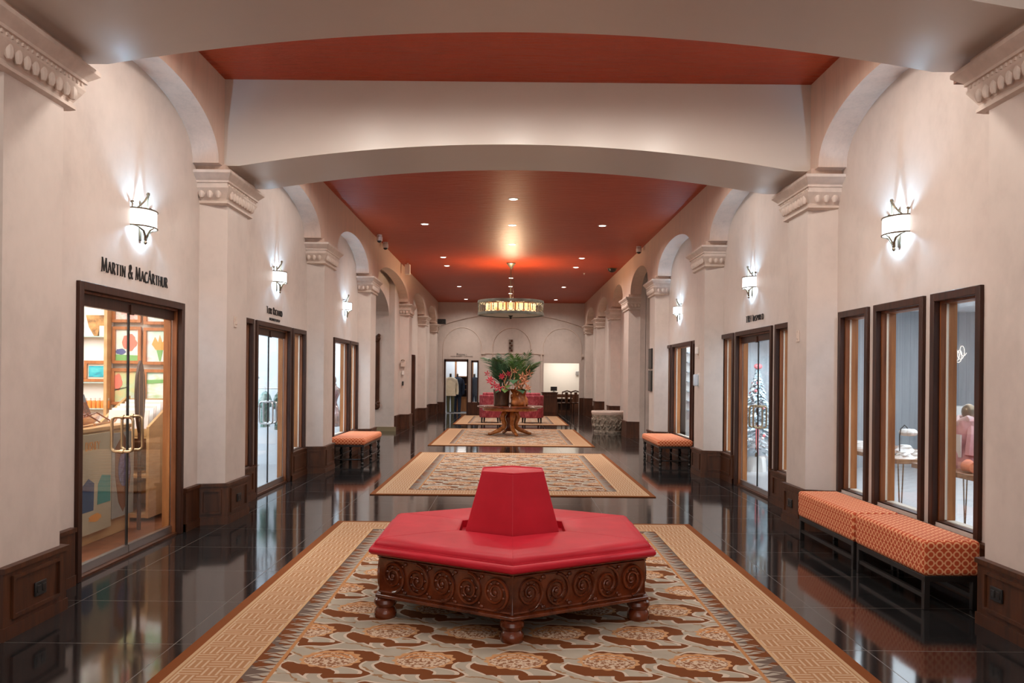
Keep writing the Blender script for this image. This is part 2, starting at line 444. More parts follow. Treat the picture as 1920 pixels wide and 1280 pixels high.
# windows and doors
def casing(m, XW, sd, y0, y1, z0, z1, door=False):
    w, t = .058, .03
    m.box(XW - sd*t, y0 - w, (0 if door else z0 - .03), XW + sd*.02, y0 + .004, z1 + w)
    m.box(XW - sd*t, y1 - .004, (0 if door else z0 - .03), XW + sd*.02, y1 + w, z1 + w)
    m.box(XW - sd*t, y0, z1 - .004, XW + sd*.02, y1, z1 + w)
def jamb(XW, sd, y0, y1, z0, z1, a, b2):
    m = MB(); t = .022
    m.box(XW + sd*a, y0, z0, XW + sd*b2, y0 + t, z1); m.box(XW + sd*a, y1 - t, z0, XW + sd*b2, y1, z1); m.box(XW + sd*a, y0 + t, z1 - t, XW + sd*b2, y1 - t, z1)
    return m
WN = [0, 0]
def window(XW, sd, op):
    y0, y1, z0, z1 = op; WN[0] += 1
    y0 += .045; y1 -= .045; z1 -= .045
    r = thing('window_%d' % WN[0], None, None, (XW, (y0+y1)/2, z0), kind='structure')
    M = Matrix.Translation((-XW, -(y0+y1)/2, -z0))
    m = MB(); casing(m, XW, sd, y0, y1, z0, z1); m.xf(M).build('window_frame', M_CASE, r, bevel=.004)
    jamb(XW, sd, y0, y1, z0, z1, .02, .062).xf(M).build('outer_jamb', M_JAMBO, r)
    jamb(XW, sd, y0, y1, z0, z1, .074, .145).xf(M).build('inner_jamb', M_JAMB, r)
    MB().box(XW + sd*.064, y0 + .005, z0, XW + sd*.070, y1 - .005, z1 - .005).xf(M).build('pane', M_GLASS, r)
    MB().box(XW + sd*.078, y0, z0 - .006, XW + sd*.145, y1, z0 + .006).xf(M).build('window_sill', M_LINE, r)
    MB().box(XW + sd*.0, y0, z0 - .006, XW + sd*.06, y1, z0 + .004).xf(M).build('sill_cap', M_CASE, r)
    s = MB(); s.box(XW + sd*.060, y0 + .022, z0 + .012, XW + sd*.075, y0 + .03, z1 - .022); s.box(XW + sd*.060, y1 - .03, z0 + .012, XW + sd*.075, y1 - .022, z1 - .022)
    s.xf(M).build('glazing_bead', M_LINE, r)
def rrect(hx, hz, r, n=5):
    p = []
    for cx, cz, a0 in ((hx - r, hz - r, 0), (-hx + r, hz - r, 90), (-hx + r, -hz + r, 180), (hx - r, -hz + r, 270)):
        for i in range(n + 1): a = R(a0 + 90*i/n); p.append((cx + r*cos(a), cz + r*sin(a)))
    return p
def door(XW, sd, op, hm):
    y0, y1, z0, z1 = op; WN[1] += 1
    y0 += .045; y1 -= .045; z1 -= .045; cy = (y0 + y1)/2
    r = thing('door_%d' % WN[1], None, None, (XW, cy, 0), kind='structure')
    M = Matrix.Translation((-XW, -cy, 0))
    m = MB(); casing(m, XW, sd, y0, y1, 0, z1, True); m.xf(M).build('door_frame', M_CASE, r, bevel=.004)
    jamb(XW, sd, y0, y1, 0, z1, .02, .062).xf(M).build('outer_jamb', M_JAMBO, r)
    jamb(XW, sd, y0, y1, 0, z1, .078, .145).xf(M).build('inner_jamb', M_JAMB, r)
    h = MB().box(XW + sd*.045, y0 + .02, z1 - .11, XW + sd*.10, y1 - .02, z1 - .02); h.box(XW + sd*.032, cy - .03, z1 - .125, XW + sd*.05, cy + .03, z1 - .04)
    h.xf(M).build('header_rail', M_CASE, r)
    th = MB().box(XW - sd*.0, y0, 0, XW + sd*.145, y1, .02); th.xf(M).build('threshold', M_DARK, r)
    for (a, b2, s2) in ((y0 + .024, cy - .006, 1), (cy + .006, y1 - .024, -1)):
        g = MB().box(XW + sd*.062, a, .03, XW + sd*.074, b2, z1 - .112).xf(M).build('glass_leaf', M_GLASS, r)
        e = MB().box(XW + sd*.061, (b2 - .006 if s2 > 0 else a), .03, XW + sd*.075, (b2 if s2 > 0 else a + .006), z1 - .112).xf(M).build('edge_strip', M_BLACK, g)
        MB().box(XW + sd*.048, a, .022, XW + sd*.088, b2, .085).xf(M).build('bottom_rail', M_STEEL, g)
        yh = (b2 - .085) if s2 > 0 else (a + .085)
        pts = [(XW + sd*.068 + px, yh, 1.03 + pz) for px, pz in rrect(.088, .145, .035)]
        hd = MB().tube(pts, .0125, 8, True)
        for zz in (1.03 + .145, 1.03 - .145): hd.add(*[MB().lathe([(.0, -.012), (.02, -.012), (.02, .012), (0, .012)], 10).xf(Matrix.Translation((XW + sd*.068, yh, zz)) @ Matrix.Rotation(PI/2, 4, 'Y')).__getattribute__(q) for q in ('v', 'f')])
        hd.xf(M).build('door_pull', hm, r, smooth=True)
for op in (OPL[1], OPL[3], OPL[4], OPL[5], OPL[7]): window(WL, -1, op)
for op in (OPR[0], OPR[1], OPR[2], OPR[3], OPR[5], OPR[6], OPR[7], OPR[8]): window(WR, 1, op)
door(WL, -1, OPL[0], M_BRASS); door(WL, -1, OPL[2], M_STEEL); door(WR, 1, OPR[4], M_BRASS)

# rooms behind the glass
def room(nm, x0, y0, x1, y1, h, wm, fm, cm, open_side):
    t = .08; w = MB()
    w.box(x0 - t, y0 - t, 0, x1 + t, y0, h); w.box(x0 - t, y1, 0, x1 + t, y1 + t, h)
    if open_side > 0: w.box(x0 - t, y0, 0, x0, y1, h)     # opening on +x side
    else: w.box(x1, y0, 0, x1 + t, y1, h)
    struct(w.build('wall_' + nm, wm))
    struct(MB().box(x0, y0, 0, x1, y1, .012).build('floor_' + nm, fm)); struct(MB().box(x0 - t, y0 - t, h, x1 + t, y1 + t, h + t).build('ceiling_' + nm, cm))
M_SHOPW = plain('warm_white_shop_wall', (.80, .74, .66), .6)
M_COOLW = plain('cool_white_shop_wall', (.80, .83, .86), .6)
M_PANEL = None
m, b = begin('grey_boarded_wall'); M_PANEL = m
v, x, y, z = obj_xyz(); gb = (abs_(fract((x + y)/.14) - .5) > .475); nb = noise(v, 3., 4, .6, (6, 6, .4))
link(lerp(gb, ramp(nb, (.3, (.36, .39, .42)), (.7, (.46, .49, .52))), (.28, .30, .33)), b.inputs['Base Color']); b.inputs['Roughness'].default_value = .6
M_SHOPF = plain('shop_floor_timber', (.26, .10, .05), .35, var=.2)
M_PALEF = plain('pale_shop_floor', (.55, .55, .56), .3, var=.05)
room('left_gallery', -8, 4.2, -3.33, 9.45, 2.75, M_SHOPW, M_SHOPF, M_SHOPW, 1)
room('left_clothing', -7.5, 9.54, -3.33, 14.2, 2.75, M_COOLW, M_PALEF, M_COOLW, 1)
room('left_display', -6, 14.4, -3.33, 17.9, 2.75, M_COOLW, M_PALEF, M_COOLW, 1)
room('right_gift', 3.47, 4.0, 8.5, 14.55, 2.75, M_PANEL, M_PALEF, M_COOLW, -1)
room('right_display', 3.47, 14.65, 7.5, 18.0, 2.75, M_COOLW, M_PALEF, M_COOLW, -1)
# open side passages
pl = MB(); pl.box(-8.5, 17.98, 0, -3.33, 18.1, 4.3); pl.box(-8.5, 23.0, 0, WL - .138, 23.2, 4.3); pl.box(-8.6, 18, 0, -8.5, 23.2, 4.3); pl.box(-8.5, 18, 4.25, WL - .14, 23.1, 4.35)
n = 20; cy, hw = 20.56, 2.43
pts = [(cy - hw*cos(PI*i/n), 3.2 + .62*sin(PI*i/n)) for i in range(n + 1)]
ps = [(18.1, 4.3)] + [(18.1, 3.2)] + pts + [(23.0, 3.2), (23.0, 4.3)]
for i in range(1, len(ps) - 2):
    (a, b1), (c, d) = ps[i], ps[i+1]
    if abs(c - a) > 1e-4: pl.add([(-3.34, a, b1), (-3.34, c, d), (-3.34, c, 4.3), (-3.34, a, 4.3), (-5.2, a, b1), (-5.2, c, d)], [(0, 1, 2, 3), (0, 4, 5, 1)])
struct(pl.build('wall_left_passage', M_WALL))
struct(MB().box(-8.5, 22.95, 0, WL + .06, 23.0, .12).build('baseboard_left_passage', plain('olive_stone_base', (.26, .20, .11), .5)))
pr = MB(); pr.box(3.47, 18.0, 0, 8, 18.15, 4.3); pr.box(3.47, 21.2, 0, 8, 21.35, 4.3); pr.box(8, 18, 0, 8.1, 21.35, 4.3); pr.box(3.47, 18, 4.25, 8, 21.3, 4.35)
struct(pr.build('wall_right_passage', M_WALL))

# back wall: blind arches, doorway, window and a wide recess on the right
YB = 34.0
DO = (-2.60, -1.74, 0, 2.15); WO = (-1.52, -1.30, .48, 2.12); RO = (1.40, 2.86, 0, 2.10)
bw = MB()
xs = [(-3.6, DO[0]), (DO[1], WO[0]), (WO[1], RO[0]), (RO[1], 3.7)]
for a, b2 in xs: bw.box(a, YB, 0, b2, YB + .2, CEIL)
for o_ in (DO, WO, RO):
    bw.box(o_[0], YB, o_[3], o_[1], YB + .2, CEIL)
    if o_[2] > 0: bw.box(o_[0], YB, 0, o_[1], YB + .2, o_[2])
struct(bw.build('wall_back', M_WALL))
# upper wall stepping forward over a shallow segmental arch
n = 40; vs = []; fs = []
for i in range(n + 1):
    t = 2*i/n - 1; xx = .06 + 2.98*t; zz = 3.55 + .55*(1 - t*t)
    vs += [(xx, YB - .07, CEIL), (xx, YB - .07, zz), (xx, YB + .01, zz)]
for i in range(n):
    k = 3*i; fs += [(k, k+1, k+4, k+3), (k+1, k+2, k+5, k+4)]
struct(MB().add(vs, fs).build('trim_22', M_WALL, smooth=True, ang=25))
am = MB()
for cx in (-1.94, .09, 2.16):
    pts = [(cx - .78, YB - .01, 1.2 if cx < 2 else 2.2)] + [(cx - .78*cos(PI*i/24), YB - .01, 2.72 + .80*sin(PI*i/24)) for i in range(25)] + [(cx + .78, YB - .01, 2.2 if abs(cx) > .5 else 1.2)]
    am.tube(pts, .017, 6)
am.box(-1.17, YB - .06, 2.44, -1.0, YB, 2.5); am.box(1.2, YB - .06, 2.44, 1.42, YB, 2.5); am.box(2.92, YB - .08, 2.36, 3.1, YB, 2.46); am.box(-1.0, YB - .03, 2.46, 1.25, YB, 2.49); am.box(1.27, YB - .05, 0, 1.33, YB, 2.46)
struct(am.build('trim_23', M_CAP, smooth=True))
da = MB()
for a, b2 in ((-3.3, DO[0] - .05), (DO[1] + .04, RO[0]), (RO[1], 3.5)): da.box(a, YB - .04, 0, b2, YB, .47 if a < 1 else .69)
struct(da.build('baseboard_back', M_DARK))
fr_ = thing('door_4', None, None, (-2.17, YB, 0), kind='structure')
dm = MB(); dm.box(-.49, -.05, 0, -.43, .03, 2.2); dm.box(.43, -.05, 0, .49, .03, 2.2); dm.box(-.49, -.05, 2.12, .49, .03, 2.22); dm.build('door_frame', M_CASE, fr_)
wr_ = thing('window_20', None, None, (-1.41, YB, .48), kind='structure')
dm = MB(); dm.box(-.15, -.05, -.05, -.10, .03, 1.7); dm.box(.10, -.05, -.05, .15, .03, 1.7); dm.box(-.15, -.05, 1.62, .15, .03, 1.7); dm.build('window_frame', M_CASE, wr_)
MB().box(-.1, .06, 0, .1, .07, 1.62).build('pane', M_GLASS, wr_)
sb = MB(); sb.box(-3.2, 36.4, 0, -.9, 36.5, 2.6); sb.box(-3.3, YB + .2, 0, -3.2, 36.5, 2.6); sb.box(-.9, YB + .2, 0, -.8, 36.5, 2.6); sb.box(-3.3, YB + .2, 2.6, -.8, 36.5, 2.7)
struct(sb.build('wall_back_shop', M_COOLW)); struct(MB().box(-3.2, YB + .2, 0, -.9, 36.4, .012).build('floor_back_shop', M_PALEF))
rb = MB(); rb.box(.9, 36.6, 0, 4.2, 36.7, 2.5); rb.box(.85, YB + .2, 0, .95, 36.7, 2.5); rb.box(4.1, YB + .2, 0, 4.2, 36.7, 2.5); rb.box(.9, YB + .2, 2.4, 4.2, 36.7, 2.5)
struct(rb.build('wall_back_recess', M_SHOPW)); struct(MB().box(.95, 36.55, 0, 4.1, 36.6, .78).build('baseboard_recess', M_DARK))
# ------------------------------------------------------------------ lamps of the hall
def child_light(parent, name, kind, loc, power, color, size=.03, spot=None, blend=.6, rot=None):
    o = lamp(name, kind, loc, power, color, size, rot, spot, blend); o.parent = parent; return o
def lamp(name, kind, loc, power, color=(1, 1, 1), size=.1, rot=None, spot=None, blend=.5, sy=None):
    l = bpy.data.lights.new(name, kind); l.energy = power; l.color = color
    if kind == 'AREA':
        l.size = size
        if sy: l.shape = 'RECTANGLE'; l.size_y = sy
    else: l.shadow_soft_size = size
    if spot: l.spot_size = R(spot); l.spot_blend = blend
    o = bpy.data.objects.new(name, l); C.objects.link(o); o.location = loc
    if rot: o.rotation_euler = rot
    return o
WARM = (1, .91, .825); COOL = (.40, .72, 1.)
M_SHADE = plain('glowing_linen_shade', (.9, .9, .88), .6, emit=(.93, .97, 1.), es=2.3)
M_LENS = plain('lit_lens', (1, 1, 1), .5, emit=(1, .92, .82), es=14)
for m_ in (M_SHADE, M_LENS): m_.cycles.emission_sampling = 'NONE'
def half(r, rx, z, n=18, x0=0.): return [(x0 + rx*sin(PI*i/n), -r*cos(PI*i/n), z) for i in range(n + 1)]
def make_sconce(label, loc, rz):
    t = thing('wall_sconce', label, 'wall lamp', loc, rz, 'half round sconces along both walls')
    MB().box(0, -.022, -.18, .012, .022, .15).build('backplate', M_BRONZE, t, bevel=.004)
    a, b2 = half(.175, .13, -.068), half(.175, .13, .068); c, d = half(.172, .127, .068), half(.172, .127, -.068)
    MB().loft([a, b2, c, d], False).build('shade', M_SHADE, t, smooth=True)
    for z, nm in ((.072, 'upper_band'), (-.072, 'lower_band')):
        MB().tube(half(.179, .134, z), .007, 6).build(nm, M_BRONZE, t, smooth=True)
    for s in (-1, 1): MB().lathe([(.007, .070), (.007, .108), (.014, .113), (.015, .122), (.009, .131), (0, .132)], 8, (.014, s*.172, 0)).build('knob', M_BRONZE, t, smooth=True)
    up = MB(); lo = MB()
    for s in (-1, 1):
        up.tube([(.02 + .05*q, s*(.11*(1 - q)**1.6 + .004), .072 + .13*q) for q in [i/8 for i in range(9)]] + [(.075, s*.012, .23)], [.009]*9 + [.006], 6)
        lo.tube([(.03, s*.17, -.074), (.05, s*.13, -.08), (.06, s*.06, -.10), (.055, s*.02, -.14), (.05, s*.008, -.17)], [.007, .009, .011, .012, .010], 6)
    up.ball((.07, 0, .215), .016); lo.lathe([(0, -.045), (.008, -.04), (.016, -.028), (.010, -.012), (.018, 0), (0, .01)], 10, (.05, 0, -.17))
    lo.tube([(.12, 0, -.074), (.09, 0, -.09), (.055, 0, -.15)], .008, 6)
    up.build('upper_scroll', M_BRONZE, t, smooth=True); lo.build('lower_scroll', M_BRONZE, t, smooth=True)
    bl = MB(); bl.ball((.06, 0, 0), .028); bl.build('bulb', M_LENS, t, smooth=True)
    child_light(t, 'bulb_light', 'POINT', (.065, 0, .0), SCONCE, COOL, .03)
    return t
s0 = make_sconce("half round sconce above the lettering over the left gallery doors, nearest on the left wall", (WL, 7.13, 2.86), 0)
dup(s0, (WL, 11.32, 2.86), 0, "middle left wall sconce, above the clothing shop's glass doors and small lettering")
dup(s0, (WL, 16.02, 2.86), 0, "small far sconce on left wall above the lit display window and upholstered bench")
dup(s0, (WR, 7.1, 2.86), PI, "half round sconce on right wall above the three tall windows behind the orange benches")
dup(s0, (WR, 11.4, 2.86), PI, "middle right wall sconce above lettering and the doors with the white tree")
dup(s0, (WR, 16.24, 2.86), PI, "small far sconce on the right wall above the window behind the lone bench")

def make_down(label, x, y, ang=160, dz=-.02):
    t = thing('recessed_downlight', label, 'ceiling light', (x, y, CEIL), 0, 'recessed ceiling downlights')
    MB().lathe([(.062, -.001), (.066, -.006), (.088, -.005), (.090, .0)], 20, caps=False).build('trim_ring', M_WHITE, t, smooth=True)
    MB().lathe([(0, -.003), (.064, -.003)], 20, caps=False).build('lens', M_LENS, t)
    child_light(t, 'beam', 'SPOT', (0, 0, dz), DOWN, WARM, .05, ang, 1. if ang < 170 else .4)
    return t
d0 = make_down('recessed ceiling light on the centre line, first beyond the second arch', .04, 14.05)
for x, y, l in ((.03, 16.48, 'second centre recessed ceiling light, in line with one light at each side'), (.04, 18.88, 'third centre recessed ceiling light, just before the chandelier glow'),
        (.02, 25.35, 'centre recessed ceiling light seen just below the chandelier canopy'), (.01, 27.76, 'middle of three ceiling lights lined up behind the chandelier rod'), (.01, 30.1, 'lowest of the three ceiling lights seen behind the chandelier rod'),
        (-1.7, 16.45, 'nearest recessed ceiling light on the left side'), (1.81, 16.44, 'nearest recessed ceiling light on the right side'),
        (-1.7, 21.03, 'left recessed ceiling light, farther-left one of the close pair before the chandelier'), (-1.73, 22.66, 'left recessed ceiling light, lower one of the close pair beside the chandelier glow'),
        (1.8, 20.98, 'right recessed ceiling light, upper one of the close pair beside the chandelier glow'), (1.79, 22.73, 'right recessed ceiling light, lower one of the close pair beside the chandelier glow'),
        (-1.71, 27.9, 'left recessed ceiling light beyond the chandelier, second last'), (1.79, 27.8, 'right recessed ceiling light beyond the chandelier, second last'),
        (-1.72, 32.5, 'last recessed ceiling light at left, close to the back wall'), (1.78, 32.4, 'last recessed ceiling light at right, close to the back wall')):
    dup(d0, (x, y, CEIL), None, l)
DOWN = FILL_P
d1 = make_down(ADDED_FILL[0][2], ADDED_FILL[0][0], ADDED_FILL[0][1], 178, -.10)  # out-of-view lights added to brighten the near walls and beam faces
for x, y, l in ADDED_FILL[1:]:
    dup(d1, (x, y, CEIL), None, l)

# chandelier
M_AMBER = None
m, b = begin('glowing_alabaster'); M_AMBER = m
v, x, y, z = obj_xyz(); na = noise(v, 9., 4)
cl = ramp(na, (.3, (1, .52, .16)), (.62, (1, .80, .46))); link(cl, b.inputs['Base Color']); link(cl, b.inputs['Emission Color']); b.inputs['Emission Strength'].default_value = .85
M_PEWTER = plain('verdigris_pewter', (.20, .21, .18), .4, .6, var=.3, vs=5)
M_OPAL = plain('opal_diffuser', (.34, .30, .24), .4, emit=(1, .8, .55), es=.03)
ch = thing('chandelier', 'large round drum chandelier with glowing panels hanging over the flower table', 'chandelier', (.02, 22, 0))
MB().lathe([(0, 4.38), (.03, 4.39), (.04, 4.42), (.10, 4.50), (.125, 4.52), (.125, 4.54), (0, 4.54)], 20).build('canopy', M_PEWTER, ch, smooth=True)
rd = MB(); rd.tube([(0, 0, 4.4), (0, 0, 3.5)], .012, 8)
for a in range(3): rd.tube([(.05*cos(a*2.1), .05*sin(a*2.1), 4.42), (.06*cos(a*2.1), .06*sin(a*2.1), 3.56)], .004, 5)
rd.build('hanging_rod', M_PEWTER, ch, smooth=True)
for z, nm in ((3.50, 'upper_ring'), (3.185, 'lower_ring')):
    MB().lathe([(.845, z - .035), (.875, z - .035), (.88, z), (.875, z + .035), (.845, z + .035), (.845, z - .035)], 64, caps=False).build(nm, M_PEWTER, ch, smooth=True)
for i in range(18): MB().lathe([(.655, 3.235), (.665, 3.24), (.665, 3.44), (.655, 3.445)], 6, a0=2*PI*i/18 + .03, a1=2*PI*(i + 1)/18 - .03, caps=False).build('glowing_panel', M_AMBER, ch, smooth=True)
MB().lathe([(.63, 3.22), (.63, 3.46)], 48, caps=False).build('amber_liner', plain('dark_amber_glass', (.40, .17, .04), .3), ch, smooth=True)
ov = MB()
for i in range(40):
    a = 2*PI*i/40; pts = [(0, .075*cos(q), 3.342 + .118*sin(q)) for q in [2*PI*j/16 for j in range(16)]]
    k0 = len(ov.v); ov.tube([(.855, p[1], p[2]) for p in pts], .007, 5, True); ov.xf(Matrix.Rotation(a, 4, 'Z'), k0)
ov.build('oval_fretwork', M_PEWTER, ch, smooth=True)
sp_ = MB()
for i in range(8):
    a = PI*i/4; sp_.tube([(0, 0, 3.5), (.86*cos(a), .86*sin(a), 3.5)], .008, 5); sp_.tube([(0, 0, 3.165), (.86*cos(a), .86*sin(a), 3.165)], .008, 5)
sp_.build('spokes', M_PEWTER, ch, smooth=True)
MB().lathe([(0, 3.15), (.5, 3.155), (.845, 3.172)], 48, caps=False).build('bottom_diffuser', M_OPAL, ch, smooth=True)
MB().lathe([(0, 3.06), (.02, 3.065), (.035, 3.09), (.02, 3.11), (.06, 3.14), (.07, 3.155), (0, 3.16)], 16).build('finial', M_BLACK, ch, smooth=True)
child_light(ch, 'lamp_cluster', 'POINT', (0, 0, 3.42), CHAND, (1, .70, .42), .12)

# ------------------------------------------------------------------ rugs
def rug(label, y0, y1):
    t = MB().box(-1.85, -2.98, 0, 1.85, 2.98, .012).build('floor_rug', M_RUG, None, bevel=.004)
    t.location = (.06, (y0 + y1)/2, 0.0); return tag(t, label, 'rug', 'woven floral rugs down the hall')
rug('nearest large woven floral rug, under the red hexagonal seat', 2.80, 8.76)
rug('woven floral rug lying empty between the red seat and the round table', 10.75, 16.7)
rug('woven floral rug under the round flower table', 18.35, 24.35)
rug('farthest woven floral rug, under the two pink armchairs', 26.4, 32.4)

# ------------------------------------------------------------------ hexagonal seat
ot = thing('hexagonal_ottoman', 'large hexagonal red leather ottoman with carved dark base and central backrest', 'ottoman', (.03, 5.77, .012))
def hexa(r, z, a0=-90): return [(r*cos(R(a0 + 60*i)), r*sin(R(a0 + 60*i)), z) for i in range(6)]
bs = MB(); bs.loft([hexa(.985, .128), hexa(1.0, .132), hexa(1.0, .150), hexa(.975, .160), hexa(.975, .385), hexa(.99, .392), hexa(.99, .405)])
base = bs.build('carved_base', M_CARVE, ot, bevel=.004)
# scroll relief of one side, copied to six
def scroll():
    m = MB(); L = .975; hw = L*.5; yy = -.975*cos(R(30))
    n = 5; step = .187
    for i in range(n):
        cx = (i - (n-1)/2)*step; up = 1 if i % 2 == 0 else -1; cz = .272 + .004*up
        pts = []
        for q in range(46):
            a = q/45*2*PI*2.1; rr = .096 - .078*(q/45)**.85
            pts.append((cx + rr*cos(PI/2*up*-1 + a*up)*1.0, yy - .006, cz + rr*1.08*sin(PI/2*up*-1 + a*up)))
        m.tube(pts, [.0115 - .004*q/45 for q in range(46)], 6)
        m.ball((cx, yy - .004, cz), .016, 1, .7, 1)
        for q in range(7):
            a = q*.9 + i; m.ball((cx + .055*cos(a), yy - .003, cz + .058*sin(a)), .0115, 1.2, .6, .9, 7, 5)
        if i < n - 1:
            sx = cx + step/2
            for zz in (-.088, .088): m.ball((sx, yy - .004, .272 + zz), .015, 1.1, .7, .9, 8, 5); m.ball((sx - .018, yy - .004, .272 + zz*.82), .010, 1, .7, 1, 7, 5)
    m.tube([(-hw + .01, yy - .002, .168), (hw - .01, yy - .002, .168)], .006, 6); m.tube([(-hw + .01, yy - .002, .377), (hw - .01, yy - .002, .377)], .006, 6)
    return m
sc0 = scroll().build('scroll_carving', M_CARVE, base, smooth=True, ang=60); sc0.rotation_euler = (0, 0, R(30))
for i in range(1, 6):
    c = sc0.copy(); C.objects.link(c); c.parent = base; c.rotation_euler = (0, 0, R(30 + 60*i))
leg = MB().lathe([(0, 0), (.066, 0), (.072, .012), (.070, .045), (.060, .058), (.056, .066), (.066, .078), (.074, .095), (.070, .115), (.055, .128), (0, .13)], 20).build('leg', M_CARVE, ot, smooth=True)
leg.location = hexa(.93, 0)[0]
for i in range(1, 6):
    c = leg.copy(); C.objects.link(c); c.parent = ot; c.location = hexa(.93, 0)[i]
prof = [(1.0, .405), (1.03, .408), (1.045, .420), (1.048, .433), (1.04, .447), (1.022, .455), (1.010, .458), (1.008, .470), (.995, .487), (.965, .500), (.92, .506), (.6, .510), (.425, .508), (.412, .499), (.41, .45)]
seat = MB().loft([hexa(r, z) for r, z in prof]).build('seat_cushion', M_LEATHER, ot, smooth=True, ang=40)
pip = MB(); pip.tube(hexa(1.013, .457), .006, 6, True)
for i in range(6):
    a = R(-90 + 60*i); pip.tube([(r*cos(a), r*sin(a), z - .0005) for r, z in prof[6:13]], .0018, 5)
pip.build('piping', M_LEATHER, seat, smooth=True)
cone = MB().loft([hexa(r, z) for r, z in ((.362, .44), (.362, .505), (.250, .868), (.248, .884), (.238, .890), (.225, .884), (.0, .888))]).build('backrest', M_LEATHER, ot, bevel=.012, seg=3)
pc = MB(); pc.tube(hexa(.240, .888), .006, 6, True); pc.build('piping', M_LEATHER, cone, smooth=True)

# ------------------------------------------------------------------ benches
M_BLKW = plain('ebonised_wood', (.012, .009, .008), .35)
def long_bench(label, x0, x1, y0, y1, h=.47):
    cx, cy, hx, hy = (x0+x1)/2, (y0+y1)/2, (x1-x0)/2, (y1-y0)/2
    t = thing('upholstered_bench', label, 'bench', (cx, cy, 0), 0, 'orange upholstered benches at the right windows')
    MB().box(-hx, -hy, .228, hx, hy, h).build('seat', M_ORANGE, t, bevel=.03, seg=4)
    MB().box(-hx + .012, -hy + .012, .19, hx - .012, hy - .012, .23).build('apron', M_BLKW, t, bevel=.003)
    for sx in (-1, 1):
        for sy in (-1, 1): MB().box(sx*(hx - .012), sy*(hy - .012), 0, sx*(hx - .052), sy*(hy - .052), .195).build('leg', M_BLKW, t, bevel=.003)
        MB().box(sx*(hx - .018), -hy + .03, .075, sx*(hx - .046), hy - .03, .105).build('stretcher', M_BLKW, t)
long_bench('nearer orange trellis-patterned bench under the right windows, end face to the viewer', 2.80, 3.19, 5.60, 6.72)
long_bench('farther orange trellis-patterned bench, butted to the nearer one beneath the right windows', 2.80, 3.19, 6.76, 8.05)
def old_bench(label, x0, x1, y0, y1):
    cx, cy, hx, hy = (x0+x1)/2, (y0+y1)/2, (x1-x0)/2, (y1-y0)/2
    t = thing('turned_leg_bench', label, 'bench', (cx, cy, 0), 0, 'turned leg benches before the far display windows')
    MB().box(-hx, -hy, .335, hx, hy, .455).build('seat', M_ORANGE, t, bevel=.045, seg=4)
    MB().box(-hx + .02, -hy + .02, .305, hx - .02, hy - .02, .34).build('apron', M_BLKW, t, bevel=.003)
    pr_ = [(0, 0), (.022, 0), (.03, .015), (.022, .03), (.018, .045), (.028, .06), (.028, .10), (.018, .112), (.026, .13), (.033, .16), (.026, .19), (.016, .205), (.028, .22), (.018, .235), (.03, .25), (.03, .31), (0, .31)]
    for sx in (-1, 1):
        for y_ in (-hy + .06, 0, hy - .06):
            l = MB().lathe(pr_, 12).build('leg', M_BLKW, t, smooth=True); l.location = (sx*(hx - .055), y_, 0)
        MB().tube([(sx*(hx - .055), -hy + .06, .08), (sx*(hx - .055), hy - .06, .08)], .013, 8).build('stretcher', M_BLKW, t, smooth=True)
    MB().tube([(-hx + .055, -hy + .06, .085), (hx - .055, -hy + .06, .085)], .013, 8).build('stretcher', M_BLKW, t, smooth=True)
old_bench('salmon patterned bench on dark turned legs before the left display window', -3.12, -2.47, 14.3, 16.2)
old_bench('salmon patterned bench on dark turned legs by the right far windows', 2.62, 3.24, 14.6, 16.4)
